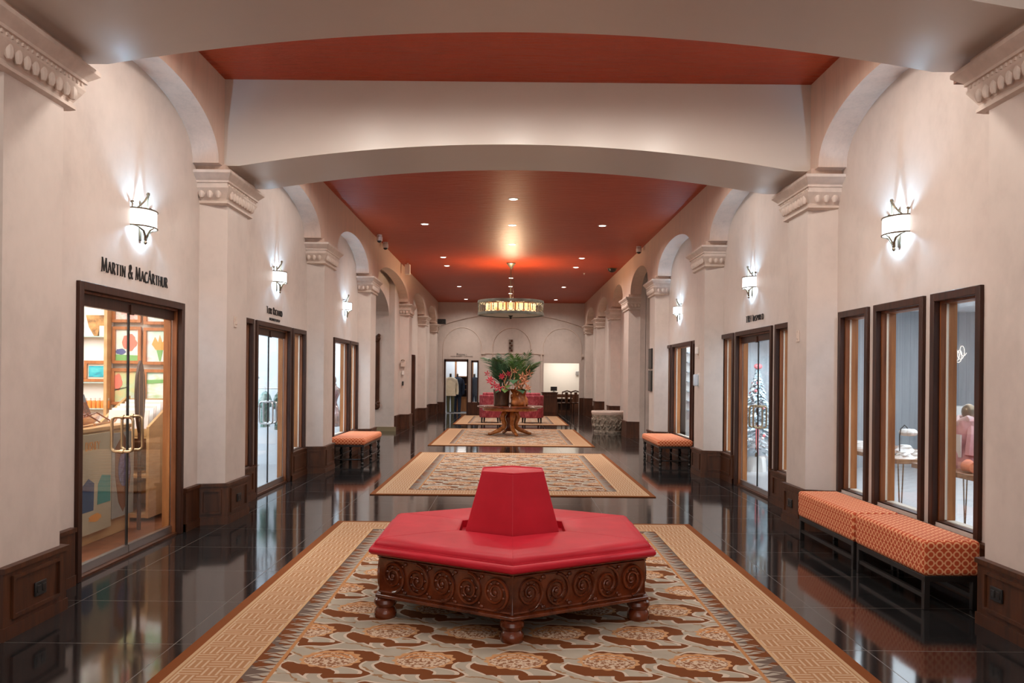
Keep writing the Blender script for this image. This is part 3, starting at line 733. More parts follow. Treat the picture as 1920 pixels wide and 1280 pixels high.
# ------------------------------------------------------------------ lettering on the walls
def arc(cx, cz, rx, rz, a0, a1, n=10): return [(cx + rx*cos(R(a0 + (a1-a0)*i/n)), cz + rz*sin(R(a0 + (a1-a0)*i/n))) for i in range(n + 1)]
T_, t_ = .115, .052
GL = {'A': (.76, [([(0, 0), (.38, 1)], t_), ([(.36, 1), (.74, 0)], T_), ([(.15, .36), (.58, .36)], t_)]),
 'B': (.62, [([(.1, 0), (.1, 1)], T_), ([(.1, 1)] + arc(.3, .76, .22, .24, 90, -90) + [(.1, .52)], t_), ([(.1, .52)] + arc(.32, .26, .26, .26, 90, -90) + [(.1, 0)], t_)]),
 'C': (.74, [(arc(.42, .5, .36, .5, 50, 310, 18), .11)]), 'G': (.78, [(arc(.42, .5, .36, .5, 50, 320, 18), .11), ([(.70, .42), (.70, .1)], T_)]),
 'D': (.78, [([(.1, 0), (.1, 1)], T_), ([(.1, 1)] + arc(.3, .5, .42, .5, 90, -90, 14) + [(.1, 0)], .11)]),
 'E': (.58, [([(.1, 0), (.1, 1)], T_), ([(.1, .97), (.52, .97)], t_), ([(.1, .5), (.42, .5)], t_), ([(.1, .03), (.54, .03)], t_)]),
 'F': (.56, [([(.1, 0), (.1, 1)], T_), ([(.1, .97), (.52, .97)], t_), ([(.1, .5), (.42, .5)], t_)]),
 'H': (.82, [([(.1, 0), (.1, 1)], T_), ([(.72, 0), (.72, 1)], T_), ([(.1, .52), (.72, .52)], t_)]),
 'I': (.34, [([(.17, 0), (.17, 1)], T_)]),
 'L': (.58, [([(.1, 0), (.1, 1)], T_), ([(.1, .03), (.54, .03)], t_)]),
 'M': (1.0, [([(.08, 0), (.16, 1)], t_), ([(.16, 1), (.48, .06)], T_), ([(.48, .06), (.80, 1)], t_), ([(.80, 1), (.90, 0)], T_)]),
 'N': (.84, [([(.1, 0), (.1, 1)], t_), ([(.1, 1), (.72, 0)], T_), ([(.72, 0), (.72, 1)], t_)]),
 'O': (.86, [(arc(.43, .5, .37, .49, 0, 360, 22), .115)]),
 'P': (.62, [([(.1, 0), (.1, 1)], T_), ([(.1, 1)] + arc(.3, .74, .25, .26, 90, -90) + [(.1, .48)], .09)]),
 'R': (.72, [([(.1, 0), (.1, 1)], T_), ([(.1, 1)] + arc(.3, .75, .24, .25, 90, -90) + [(.1, .5)], .09), ([(.3, .5), (.68, 0)], T_)]),
 'S': (.56, [(arc(.28, .75, .2, .24, 40, 270, 12) + arc(.28, .26, .22, .25, 90, -140, 12), .11)]),
 'T': (.68, [([(.34, 0), (.34, 1)], T_), ([(0, .97), (.68, .97)], t_)]),
 'U': (.80, [([(.1, 1), (.1, .34)] + arc(.4, .34, .3, .33, 180, 360, 10) + [(.7, 1)], .11)]),
 '&': (.86, [(([(.80, 0), (.22, .68)] + arc(.38, .80, .17, .18, 200, -20, 10) + [(.2, .45)] + arc(.32, .25, .24, .24, 150, 300, 8) + [(.62, .2), (.74, .5)]), .11)]), ' ': (.36, [])}
def sign(name, label, rows, loc, rz, cat='sign', depth=.008):
    t = thing(name, label, cat, loc, rz)
    for text, length, cap, base, small in rows:
        adv = []; x = 0
        for i, chx in enumerate(text):
            k = 1. if (not small or chx.isupper() or chx == '&') else .80
            adv.append((x, k, chx.upper())); x += GL[chx.upper()][0]*k + .13
        fx = length/x
        m = MB()
        def put(a, b2, wd, x0, k):
            dx, dz = (b2[0]-a[0]), (b2[1]-a[1]); l = math.hypot(dx, dz) or 1
            nx, nz = -dz/l*wd/2, dx/l*wd/2
            q = [(a[0]+nx, a[1]+nz), (b2[0]+nx, b2[1]+nz), (b2[0]-nx, b2[1]-nz), (a[0]-nx, a[1]-nz)]
            q = [((x0 + px*k)*fx - length/2, base + pz*k*cap) for px, pz in q]
            m.prism(q, 'y', 0, -depth)
        for x0, k, g in adv + [(0, 1, ' ')]:
            if g == ' ' and m.v: m.build('raised_word', M_LETTER, t); m = MB()
            for pts, wd in GL[g][1]:
                for a, b2 in zip(pts[:-1], pts[1:]): put(a, b2, wd, x0, k)
                for e in (pts[0], pts[-1]):
                    if (abs(e[1]) < .01 or abs(e[1] - 1) < .01) and abs(pts[0][1] - pts[-1][1]) > .5 and g not in 'SCO&':
                        put((e[0] - .075, abs(e[1] - .025)), (e[0] + .075, abs(e[1] - .025)), .05, x0, k)
    return t
sign('wall_lettering', 'large black raised lettering above the gallery doors at near left', [('Martin & MacArthur', 1.26, .112, 0, True)], (WL + .001, 7.09, 2.335), PI/2)
sign('wall_lettering', 'two-line black lettering above the clothing shop doors, middle of left wall', [('Tori Richard', .76, .092, 0, True), ('HONOLULU', .50, .034, -.085, False)], (WL + .001, 11.24, 2.345), PI/2)
sign('wall_lettering', 'black lettering above the right doors with the white tree inside', [('TRH Inspired', .82, .088, 0, True)], (WR - .001, 11.27, 2.33), -PI/2)
sign('wall_lettering', 'tiny two-line lettering over the far back shop doorway', [('Pashali', .42, .075, .06, True), ('MENS RESORT CLOTHING', .92, .035, 0, False)], (-1.95, YB - .005, 2.32), 0)

# ------------------------------------------------------------------ small fixtures
def plate(name, label, cat, loc, rz, w, h, mat, group=None):
    t = thing(name, label, cat, loc, rz, group)
    MB().box(-w/2, -.012, -h/2, w/2, 0, h/2).build('cover_plate', mat, t, bevel=.003); return t
def outlet(label, loc, rz):
    t = plate('power_outlet', label, 'outlet', loc, rz, .12, .085, M_BLACK, 'dark outlets set in the plinths')
    for s in (-1, 1): MB().box(s*.028 - .018, -.016, -.022, s*.028 + .018, -.011, .022).build('socket', M_BLKW, t, bevel=.002)
outlet('dark outlet in the nearest left pier plinth panel', (XL + .036, 5.13, .22), PI/2)
outlet('dark outlet in the second left pier plinth, beyond the gallery doors', (XL + .036, 8.9, .23), PI/2)
outlet('dark outlet in the nearest right pier plinth, beside the orange bench', (XR - .036, 5.1, .24), -PI/2)
outlet('dark outlet in the second right pier plinth, past the far orange bench', (XR - .036, 8.85, .23), -PI/2)
def swplate(label, loc, rz):
    t = plate('wall_switch', label, 'switch', loc, rz, .075, .12, M_CAP); MB().box(-.016, -.02, -.03, .016, -.01, .03).build('toggle', M_CAP, t, bevel=.002)
swplate('small beige switch plate on the second left pier', (XL, 8.84, 2.10), PI/2)
swplate('small beige switch plate on the second right pier', (XR, 8.76, 2.0), -PI/2)
t = plate('alarm_strobe', 'beige alarm strobe box on the third right pier', 'alarm', (XR + .003, 13.36, 1.97), -PI/2, .12, .22, M_CAP)
MB().box(-.045, -.06, -.04, .045, -.012, .075).build('strobe_lens', M_WHITE, t, bevel=.012)
t = plate('hand_sanitiser', 'white rounded dispenser below the alarm on the third right pier', 'dispenser', (XR + .003, 13.36, 1.52), -PI/2, .11, .22, M_WHITE)
MB().box(-.045, -.085, -.10, .045, -.012, .09).build('dispenser_body', plain('pale_blue_plastic', (.62, .74, .86), .35), t, bevel=.02)
for z0, z1, l in ((1.74, 2.17, 'upper dark plaque on the fourth right pier'), (1.26, 1.70, 'lower dark plaque on the fourth right pier')):
    p = thing('wall_plaque', l, 'plaque', (XR, 17.85, (z0 + z1)/2), -PI/2, 'pair of dark plaques on the right pier')
    MB().box(-.19, -.03, -(z1-z0)/2, .19, 0, (z1-z0)/2).build('frame', M_BLACK, p, bevel=.004)
    MB().box(-.165, -.034, -(z1-z0)/2 + .025, .165, -.028, (z1-z0)/2 - .025).build('panel', plain('slate_panel', (.05, .048, .045), .4), p)
def camera_dev(label, x, y, z=CEIL, sd=1):
    t = thing('security_camera', label, 'camera', (x, y, z), 0, 'ceiling edge security cameras')
    MB().lathe([(0, 0), (.055, 0), (.055, -.03), (.03, -.035), (0, -.035)], 16).build('mount', M_WHITE, t, smooth=True)
    MB().lathe([(0, -.13), (.06, -.13), (.065, -.11), (.065, -.05), (.05, -.034), (0, -.034)], 16).build('housing', M_WHITE, t, smooth=True)
    MB().ball((0, 0, -.13), .05, 1, 1, .8, 12, 8).build('dome_lens', M_BLACK, t, smooth=True)
camera_dev('nearer of two white security cameras along the left ceiling edge', -2.80, 17.76)
camera_dev('farther of two white security cameras along the left ceiling edge', -2.82, 18.75)
camera_dev('white security camera at the right ceiling edge', 2.93, 19.0)
t = thing('ceiling_speaker', 'white box speaker hung at the left ceiling edge', 'speaker', (-2.74, 22.2, CEIL))
MB().box(-.07, -.07, -.30, .07, .07, -.04).build('cabinet', M_WHITE, t, bevel=.01); MB().box(-.02, -.02, -.05, .02, .02, 0).build('bracket', M_WHITE, t)
t = thing('dome_camera', 'dark dome camera on the right side of the red ceiling', 'camera', (2.80, 22.9, CEIL + .004))
MB().lathe([(0, 0), (.14, 0), (.14, -.015), (.12, -.025)], 20).build('base_ring', M_BRONZE, t, smooth=True); MB().lathe([(.118, -.02), (.1, -.075), (.055, -.105), (0, -.115)], 20).build('dark_dome', M_BLACK, t, smooth=True)
t = thing('sprinkler_head', 'tiny white sprinkler between the right ceiling lights', 'sprinkler', (2.13, 24.0, CEIL + .004))
MB().lathe([(0, 0), (.035, 0), (.035, -.008), (.012, -.015), (.01, -.04), (0, -.04)], 14).build('body', M_WHITE, t, smooth=True); MB().lathe([(0, -.045), (.03, -.045), (.03, -.04), (0, -.04)], 14).build('deflector', M_STEEL, t)
t = thing('projector', 'black box projector on the last left pier capital', 'projector', (-2.86, 33.2, 3.60))
MB().box(-.02, -.12, 0, .30, .14, .20).build('body', M_BLACK, t, bevel=.015); MB().lathe([(0, -.02), (.05, -.02), (.05, .02), (0, .02)], 16).xf(Matrix.Translation((.15, -.13, .1)) @ Matrix.Rotation(PI/2, 4, 'X')).build('lens', M_BLKW, t, smooth=True)
# tall carved staff on the passage wall, small fixtures on the next pier
t = thing('carved_wall_panel', 'tall dark carved upright hung on the pale passage wall', 'wall ornament', (-3.64, 22.99, .62))
MB().box(-.055, -.035, .12, .055, 0, 1.88).build('shaft', M_DARK, t, bevel=.01)
for z in (0, 1.86):
    h = MB(); h.ball((0, -.03, z + .08), .085, .9, .4, 1.2); h.ball((.03, -.04, z + .16), .05, 1, .5, 1); h.ball((-.03, -.04, z + .02), .05, 1, .5, 1); h.build('carved_end', M_DARK, t, smooth=True)
t = thing('wall_phone', 'cluster of small fixtures on the fifth left pier face', 'wall fixture', (-3.07, 24.02, 1.75))
MB().box(-.07, -.05, .04, .07, 0, .20).build('cradle', M_CAP, t, bevel=.01); MB().tube([(-.05, -.06, .22), (0, -.075, .24), (.05, -.06, .22)], .014, 8).build('handset', M_BRONZE, t, smooth=True)
MB().box(-.035, -.03, -.19, .035, 0, -.07).build('plate', M_WHITE, t, bevel=.006); MB().box(-.025, -.02, -.50, .02, 0, -.38).build('key_switch', M_BLACK, t, bevel=.004)
d5 = thing('door_5', None, None, (WL + .01, 25.25, 0), kind='structure')
MB().box(0, 0, .01, .30, .05, 2.17).build('door_leaf', M_DARK, d5, bevel=.004)
t = thing('wall_relief', 'narrow dark carved relief hung in the middle back arch', 'wall ornament', (.05, YB, 2.55))
MB().box(-.085, -.05, 0, .085, 0, .50).build('panel', plain('driftwood_grey', (.20, .16, .13), .6, var=.3), t, bevel=.01)
cm = MB()
for i in range(5): cm.ball((.03*(-1)**i, -.05, .06 + .095*i), .05, 1, .4, .9)
cm.build('carving', M_DARK, t, smooth=True)

# ------------------------------------------------------------------ stone planter
m, b = begin('carved_stone'); M_STONE = m
v, x, y, z = obj_xyz(); n = noise(v, 11., 4, .6); n2 = noise(v, 40., 2)
link(ramp(n*.7 + n2*.3, (.35, (.20, .165, .125)), (.6, (.50, .43, .35))), b.inputs['Base Color']); b.inputs['Roughness'].default_value = .85; bump(b, n, 1., .06)
t = thing('stone_planter', 'round carved stone planter standing before the right piers', 'planter', (2.79, 23.4, 0))
MB().lathe([(0, 0), (.40, 0), (.405, .04), (.385, .06), (.40, .12), (.43, .36), (.455, .47), (.46, .50), (0, .50)], 36).build('carved_bowl', M_STONE, t, smooth=True)
MB().lathe([(.38, .49), (.455, .495), (.465, .52), (.475, .56), (.475, .585), (.465, .60), (.40, .60), (.38, .55)], 36, caps=False).build('rim', M_CAP, t, smooth=True)
rl = MB()
for i in range(16):
    a = 2*PI*i/16; k0 = len(rl.v)
    rl.tube([(.405, -.03, .1), (.425, .02, .18), (.435, -.02, .26), (.445, .03, .34), (.455, 0, .42)], [.02, .024, .022, .024, .012], 6); rl.ball((.44, .05, .36), .03); rl.ball((.42, -.05, .2), .032)
    rl.xf(Matrix.Rotation(a, 4, 'Z'), k0)
rl.build('leaf_relief', M_STONE, t, smooth=True)
MB().lathe([(0, .54), (.385, .54)], 24, caps=False).build('soil', plain('dark_soil', (.05, .035, .025), .9), t)

# ------------------------------------------------------------------ round table
t = thing('round_table', 'round polished wooden pedestal table with carved scroll legs holding the flowers', 'table', (.03, 21.8, .012))
MB().lathe([(0, .715), (.80, .715), (.84, .725), (.862, .74), (.86, .757), (.84, .765), (0, .765)], 48).build('tabletop', M_CARVE, t, smooth=True)
MB().lathe([(.70, .64), (.72, .66), (.72, .715), (0, .715), (0, .64)], 48).build('apron', M_KOA, t, smooth=True)
MB().lathe([(0, .10), (.10, .10), (.13, .14), (.09, .20), (.075, .30), (.11, .38), (.13, .46), (.09, .54), (.14, .60), (.24, .645), (0, .645)], 20).build('pedestal', M_CARVE, t, smooth=True)
lg = MB(); pts = [(.09, 0, .60), (.17, 0, .57), (.215, 0, .48), (.19, 0, .38), (.15, 0, .29), (.18, 0, .20), (.28, 0, .13), (.40, 0, .085), (.50, 0, .045), (.55, 0, .03)]
lg.tube(pts, [.04, .066, .074, .062, .052, .06, .058, .048, .04, .036], 10); lg.ball((.215, 0, .47), .055, 1, .9, 1.2); lg.ball((.56, 0, .035), .04, 1.1, 1, .85)
for q in range(5): lg.ball((.235 - .01*q, 0, .42 - .035*q), .026, 1, 1.3, .7, 8, 5)
l0 = lg.build('leg', M_KOA, t, smooth=True, ang=50); l0.rotation_euler = (0, 0, R(-72))
for a in (18, 108, 198):
    c = l0.copy(); C.objects.link(c); c.parent = t; c.rotation_euler = (0, 0, R(a))
# vases
t = thing('dark_vase', 'dark brown cylindrical wooden vase at left on the round table', 'vase', (-.20, 21.78, .777))
MB().lathe([(0, 0), (.19, 0), (.205, .02), (.20, .2), (.215, .38), (.22, .42), (.20, .42), (.19, .38), (.18, .05), (0, .04)], 28).build('body', wood('bark_brown', (.025, .010, .005), (.14, .060, .025), .4, 4., (6, 6, 1)), t, smooth=True)
MB().lathe([(.219, .40), (.226, .405), (.226, .425), (.2, .425)], 28, caps=False).build('rim_band', M_BRONZE, t, smooth=True)
t = thing('driftwood_vase', 'glossy orange burl wood vase at right on the round table', 'vase', (.26, 21.72, .777))
dv = MB(); rings = []
for k in range(9):
    z = .44*k/8; r0 = .19 + .03*sin(k*.9)
    rings.append([((r0 + .022*sin(5*a + k*.7) + .014*sin(9*a - k))*cos(a), (r0 + .022*sin(5*a + k*.7))*sin(a), z) for a in [2*PI*i/36 for i in range(36)]])
dv.loft(rings).build('burl_body', wood('burl_orange', (.20, .045, .01), (.70, .24, .06), .2, 9., (1, 1, 1), .6), t, smooth=True, ang=80)
kn = MB()
for i in range(7): a = i*.9; kn.ball((.205*cos(a), .205*sin(a), .06 + .05*i), .04, 1, 1, 1.3)
kn.build('knots', M_KOA, t, smooth=True)
# flowers and palms standing in the vases
M_PALM = plain('palm_green', (.06, .14, .07), .3, var=.6, vs=3); M_PALM2 = plain('fresh_palm_green', (.13, .24, .06), .4, var=.4, vs=3)
M_PINK = plain('pink_petal', (.62, .06, .10), .4, var=.3); M_PEACH = plain('peach_petal', (.72, .33, .20), .45, var=.25); M_TWIG = plain('tan_driftwood', (.46, .26, .13), .6, var=.3)
fl = thing('flower_arrangement', 'tall arrangement of palm fronds, pink and peach tropical blooms in the table vases', 'flowers', (.03, 21.8, 1.185))
rnd = random.Random(4)
def frond(base, az, tilt, L, mat):
    m = MB(); pts = []
    d = Vector((cos(az), sin(az), 0)); n = 14
    for i in range(n + 1):
        q = i/n; th = tilt*(.35 + .9*q*q)
        if i == 0: p = Vector(base)
        else: p = p + (d*sin(th) + Vector((0, 0, cos(th))))*(L/n)
        pts.append(p.copy())
    m.tube(pts, [.010*(1 - .7*i/n) for i in range(n + 1)], 5)
    sdv = Vector((-sin(az), cos(az), 0))
    for i in range(3, n + 1):
        for h2 in (0, .5):
            k = min(i + h2, n); a = pts[int(k)] if h2 == 0 or i == n else (pts[i] + pts[min(i+1, n)])/2
            tang = (pts[i] - pts[i-1]).normalized(); ll = L*.42*(.55 + .6*sin(PI*(i/n)**.8))
            for s in (-1, 1):
                di = (sdv*s*.8 + tang*.75 + Vector((0, 0, -.12 + rnd.uniform(-.12, .1)))).normalized(); w = tang*.012
                mid = a + di*ll*.5; tip = a + di*ll + Vector((0, 0, -.10*ll))
                m.add([a - w*.3, a + w*.3, mid + w, mid - w, tip], [(0, 1, 2, 3), (3, 2, 4)])
    return m.build('palm_frond', mat, fl)
for i in range(13): frond((-.20 + rnd.uniform(-.06, .06), rnd.uniform(-.08, .08), 0), rnd.uniform(0, 2*PI) if i > 5 else PI + rnd.uniform(-.9, .9), rnd.uniform(.25, .95), rnd.uniform(.75, 1.08), M_PALM)
for i in range(11): frond((.24 + rnd.uniform(-.06, .06), rnd.uniform(-.1, .06), 0), rnd.uniform(0, 2*PI) if i > 5 else rnd.uniform(-.9, .9), rnd.uniform(.25, .95), rnd.uniform(.70, 1.02), M_PALM2 if i % 3 else M_PALM)
def bloom(p, mat, s, n=6):
    s *= .78; n = 5 + int(p[0]*100) % 3
    m = MB(); base = Vector((p[0]*.35, p[1]*.3, -.05)); m.tube([base, base.lerp(Vector(p), .6) + Vector((0, 0, .03)), p], .006, 5)
    f = Vector((p[0]*.6, -1, .35)).normalized(); u_ = f.orthogonal().normalized(); w_ = f.cross(u_)
    for k in range(n):
        a = 2*PI*k/n; dd = u_*cos(a) + w_*sin(a); e = u_*-sin(a) + w_*cos(a); P = Vector(p)
        m.add([P, P + dd*s*.5 + e*s*.2 + f*.02, P + dd*s + f*.05, P + dd*s*.5 - e*s*.2 + f*.02, P + dd*s*.5 + f*.045], [(0, 1, 4), (1, 2, 4), (2, 3, 4), (3, 0, 4)])
    m.tube([p, Vector(p) + f*s*.6], [.012, .005], 5)
    m.build('bloom', mat, fl)
for p, mt, s in (((-.52, -.25, .25), M_PINK, .16), ((-.42, -.3, .12), M_PINK, .17), ((-.30, -.34, .05), M_PINK, .17), ((-.60, -.15, .42), M_PINK, .12), ((-.22, -.32, .35), M_PINK, .13), ((-.12, -.36, .06), M_PEACH, .14),
                ((.18, -.3, .14), M_PEACH, .17), ((.36, -.3, .22), M_PEACH, .18), ((.30, -.34, .36), M_PEACH, .16), ((.48, -.2, .44), M_PEACH, .16), ((.12, -.3, .50), M_PEACH, .12), ((.44, -.3, .06), M_PEACH, .14), ((-.05, -.34, .42), M_PINK, .11)): bloom(p, mt, s)
for pts in ([(-.1, -.1, 0), (-.16, -.28, .2), (-.10, -.3, .36), (-.22, -.3, .52)], [(-.15, -.1, 0), (-.02, -.3, .25), (.04, -.3, .45), (.0, -.25, .62)], [(.2, -.1, 0), (.30, -.3, .25), (.40, -.3, .33), (.30, -.3, .50)], [(.25, -.1, 0), (.42, -.25, .3), (.40, -.3, .52), (.50, -.2, .66)], [(.1, -.1, 0), (.14, -.34, .1), (.05, -.35, .2), (.12, -.3, .34)]):
    MB().tube(pts, [.022, .02, .016, .008], 7).build('driftwood_branch', M_TWIG, fl, smooth=True)
def bigleaf(p, az, s, mat):
    m = MB(); vs = [(0, 0, 0)]
    n = 12
    for i in range(n + 1): q = i/n; vs += [(s*q, s*.38*sin(PI*q**.8), .12*s*sin(PI*q) - .25*s*q*q), (s*q, -s*.38*sin(PI*q**.8), .12*s*sin(PI*q) - .25*s*q*q), (s*q, 0, .16*s*sin(PI*q) - .25*s*q*q - .02)]
    fs = []
    for i in range(n): k = 1 + 3*i; fs += [(k, k+3, k+5, k+2), (k+2, k+5, k+4, k+1)]
    m.add(vs, fs); m.xf(Matrix.Translation(p) @ Matrix.Rotation(az, 4, 'Z')); m.build('broad_leaf', mat, fl, smooth=True)
for p, a, s, mt in (((-.1, -.2, .02), -1.7, .34, M_PALM2), ((.05, -.2, .25), -1.5, .36, M_PALM), ((.2, -.2, .0), -1.2, .34, M_PALM), ((-.2, -.2, .0), -2.2, .3, M_PALM), ((.0, -.2, .12), -1.9, .3, M_PALM2), ((.3, -.2, .02), -.8, .32, M_PALM)): bigleaf(p, a, s, mt)

# ------------------------------------------------------------------ armchairs
m, b = begin('rose_damask'); M_ROSE = m
v, x, y, z = obj_xyz(); n = noise(v, 9., 4, .7, (2, 2, 1))
link(ramp(n, (.35, (.22, .018, .032)), (.55, (.40, .055, .075)), (.7, (.52, .16, .17))), b.inputs['Base Color']); b.inputs['Roughness'].default_value = .7
def armchair(label, x, y, rz):
    t = thing('tub_armchair', label, 'armchair', (x, y, .012), rz, 'pair of rose armchairs behind the table')
    n = 20; rings = []
    def ring(w, d, z, th):
        o = [(w*cos(PI*i/n), -d*sin(PI*i/n)**.75, z) for i in range(n + 1)]; i_ = [((w - th)*cos(PI*i/n), -(d - th)*sin(PI*i/n)**.75, z) for i in range(n, -1, -1)]
        return [(p[0], p[1] + .05, p[2]) for p in o + i_]
    MB().loft([ring(.345, .36, .17, .12), ring(.375, .40, .5, .12), ring(.385, .42, .86, .11), ring(.38, .415, .91, .09)]).build('back_shell', M_ROSE, t, bevel=.02)
    for s in (-1, 1): MB().box(s*.255, .0, .17, s*.385, .42, .60).build('arm', M_ROSE, t, bevel=.03)
    MB().box(-.26, -.25, .17, .26, .42, .42).build('seat_base', M_ROSE, t, bevel=.02); MB().box(-.255, -.24, .42, .255, .43, .53).build('seat_cushion', M_ROSE, t, bevel=.04)
    MB().box(-.25, -.27, .53, .25, -.12, 1.0).build('back_pillow', M_ROSE, t, bevel=.05, seg=3)
    for sx in (-1, 1):
        for sy in (-.24, .36): MB().loft([[(sx*.27 + q*.018, sy + r_*.018, 0) for q, r_ in ((-1, -1), (1, -1), (1, 1), (-1, 1))], [(sx*.26 + q*.03, sy + r_*.03, .175) for q, r_ in ((-1, -1), (1, -1), (1, 1), (-1, 1))]]).build('leg', M_BLKW, t)
armchair('left rose damask tub armchair seen from behind, beyond the flower table', -.60, 27.5, R(-6))
armchair('right rose damask tub armchair seen from behind, beyond the flower table', .76, 27.5, R(6))
# ------------------------------------------------------------------ left gallery
def art_mat(name, stops, scale=6., seed=0., stretch=None):
    m, b = begin(name); v, x, y, z = obj_xyz()
    mp = node('ShaderNodeMapping'); mp.inputs['Location'].default_value = (seed, seed*.7, seed*1.3); link(v, mp.inputs[0])
    n = noise(mp.outputs[0], scale, 3, .6, stretch); link(ramp(n, *stops), b.inputs['Base Color']); b.inputs['Roughness'].default_value = .4
    return m
GF = 9.40
def picture(label, x0, x1, z0, z1, y, fm, am, mat_w=.0, blobs=()):
    t = thing('framed_picture', label, 'picture', ((x0+x1)/2, y, (z0+z1)/2), 0, 'framed paintings on the gallery wall')
    hx, hz = (x1-x0)/2, (z1-z0)/2; f = .035
    fr = MB()
    for q in ((-hx, -hz, hx, -hz + f), (-hx, hz - f, hx, hz), (-hx, -hz + f, -hx + f, hz - f), (hx - f, -hz + f, hx, hz - f)): fr.box(q[0], -.035, q[1], q[2], 0, q[3])
    fr.build('frame', fm, t, bevel=.004)
    MB().box(-hx + f, -.012, -hz + f, hx - f, -.004, hz - f).build('canvas', am, t)
    for nm, pts, mt in blobs: MB().prism([(px*hx, pz*hz) for px, pz in pts], 'y', -.012, -.016).build(nm, mt, t)
    return t
def rr(u0, v0, u1, v1, y): a, b2 = at(u0, v0, y), at(u1, v1, y); return a.x, b2.x, b2.z, a.z
def circ(cx, cz, rx, rz, n=16, j=.12): return [(cx + rx*(1 + j*sin(3*k + cx*9))*cos(2*PI*k/n), cz + rz*(1 + j*cos(2*k))*sin(2*PI*k/n)) for k in range(n)]
A1 = art_mat('floral_print_pink', ((.35, (.75, .25, .22)), (.5, (.85, .72, .70)), (.62, (.35, .60, .50))), 7, 1)
A2 = art_mat('mint_garden_print', ((.3, (.62, .85, .70)), (.5, (.88, .88, .86)), (.68, (.85, .50, .45))), 4, 3)
A3 = art_mat('pale_flower_print', ((.3, (.85, .45, .40)), (.48, (.80, .88, .90)), (.7, (.55, .80, .72))), 4, 8)
A4 = art_mat('landscape_print', ((.3, (.78, .55, .28)), (.5, (.52, .65, .35)), (.68, (.60, .68, .80))), 4, 5, (1, 1, 1.6))
A5 = art_mat('aqua_beach_print', ((.32, (.45, .80, .70)), (.5, (.86, .92, .92)), (.66, (.50, .72, .42))), 4, 12, (1, 1, 2.5))
A6 = art_mat('blue_wave_print', ((.35, (.02, .16, .28)), (.5, (.02, .45, .58)), (.68, (.10, .62, .66))), 9, 2, (1, 1, 2))
FK = wood('koa_frame', (.30, .10, .03), (.55, .22, .075), .35, 5.)
P_RED, P_BLUE, P_GRN, P_OR = plain('coral_paint', (.80, .22, .16), .5), plain('indigo_paint', (.10, .13, .33), .5), plain('leaf_paint', (.20, .48, .16), .5), plain('orange_paint', (.85, .38, .10), .5)
picture('upper left framed pink floral print seen through the gallery doors', *rr(213, 540, 266, 605, GF), GF, FK, A1)
picture('upper right framed print in the gallery, mostly hidden by the door head', *rr(272, 545, 330, 609, GF), GF, FK, A3)
picture('framed print of a coral arch and garden, middle row left in the gallery', *rr(213, 612, 266, 682, GF), GF, FK, A2, blobs=(('arch_shape', circ(.15, .15, .5, .45), P_RED), ('figure_shape', circ(-.45, -.35, .35, .16), P_BLUE), ('lawn_shape', [(-.9, -.88), (.9, -.88), (.9, -.55), (-.9, -.5)], P_GRN)))
picture('framed print of an orange tropical flower, middle row right in the gallery', *rr(271, 614, 330, 684, GF), GF, FK, A3, blobs=(('flower_shape', [(-.5, .1), (-.3, .5), (-.1, .2), (.0, .6), (.15, .2), (.4, .4), (.25, -.2), (-.25, -.2)], P_OR), ('stem_shape', [(-.2, -.2), (.2, -.2), (.06, -.8), (-.02, -.8)], P_GRN)))
picture('framed landscape with a coral tree, lowest row left in the gallery', *rr(211, 690, 265, 759, GF), GF, FK, A4, blobs=(('tree_shape', circ(-.6, .25, .3, .45), P_RED), ('branch_shape', [(-.9, -.25), (.1, -.05), (.1, .0), (-.9, -.17)], plain('dark_branch_paint', (.08, .09, .06), .5))))
picture('framed green shoreline print, lowest row right in the gallery', *rr(271, 692, 330, 761, GF), GF, FK, A5, blobs=(('shore_shape', [(-.9, .2), (.9, .3), (.9, .45), (-.9, .42)], P_GRN),))
# shelving bay
x0, x1, z0, z1 = rr(140, 560, 208, 800, 9.38)
t = thing('display_shelving', 'pale shelving bay with glass shelves at left inside the gallery', 'shelves', ((x0 + x1)/2, 9.38, 0))
hx = (x1 - x0)/2
MB().box(-hx, .0, .02, hx, .04, 2.5).build('back_panel', plain('white_laminate', (.86, .86, .86), .4), t)
for s in (-1, 1): MB().box(s*hx, -.11, .02, s*(hx - .035), 0, 2.5).build('side_panel', M_MAPLE, t)
SHZ = [at(180, v_, 9.32).z for v_ in (630, 716, 765)]
for zz in SHZ: MB().box(-hx + .03, -.10, zz - .012, hx - .03, 0, zz).build('glass_shelf', plain('green_edged_glass', (.45, .60, .58), .1), t)
cx = (x0 + x1)/2
a = at(163, 612, 9.33); b2 = at(203, 628, 9.33)
t = thing('burl_wood_slab', 'triangular burl wood slab standing on the top gallery shelf', 'wood art', ((a.x + b2.x)/2, 9.33, SHZ[0]))
MB().prism([(-.03, 0), (.01, 0), (.03, .09), (.125, .13), (.125, .235), (-.125, .235), (-.09, .1)], 'y', -.02, .02).build('slab', art_mat('burl_figure', ((.3, (.12, .05, .015)), (.5, (.50, .26, .08)), (.7, (.66, .40, .15))), 14, 2), t, bevel=.006)
p = at(191, 650, 9.3); tag(MB().box(-.045, -.006, 0, .045, .006, .115).build('price_card', M_WHITE, None, bevel=.002), 'small white card beside the burl wood slab', 'card').location = (p.x + .02, 9.295, SHZ[0])
xx = rr(160, 678, 204, 714, 9.33)
t = picture('small blue wave picture in a wide pale mat on the gallery shelf', xx[0], xx[1], SHZ[1] + .001, SHZ[1] + .24, 9.33, FK, plain('cream_mat', (.80, .72, .60), .6))
MB().box(-.085, -.018, -.065, .085, -.012, .06).build('wave_print', A6, t); t['group'] = ''
del t['group']
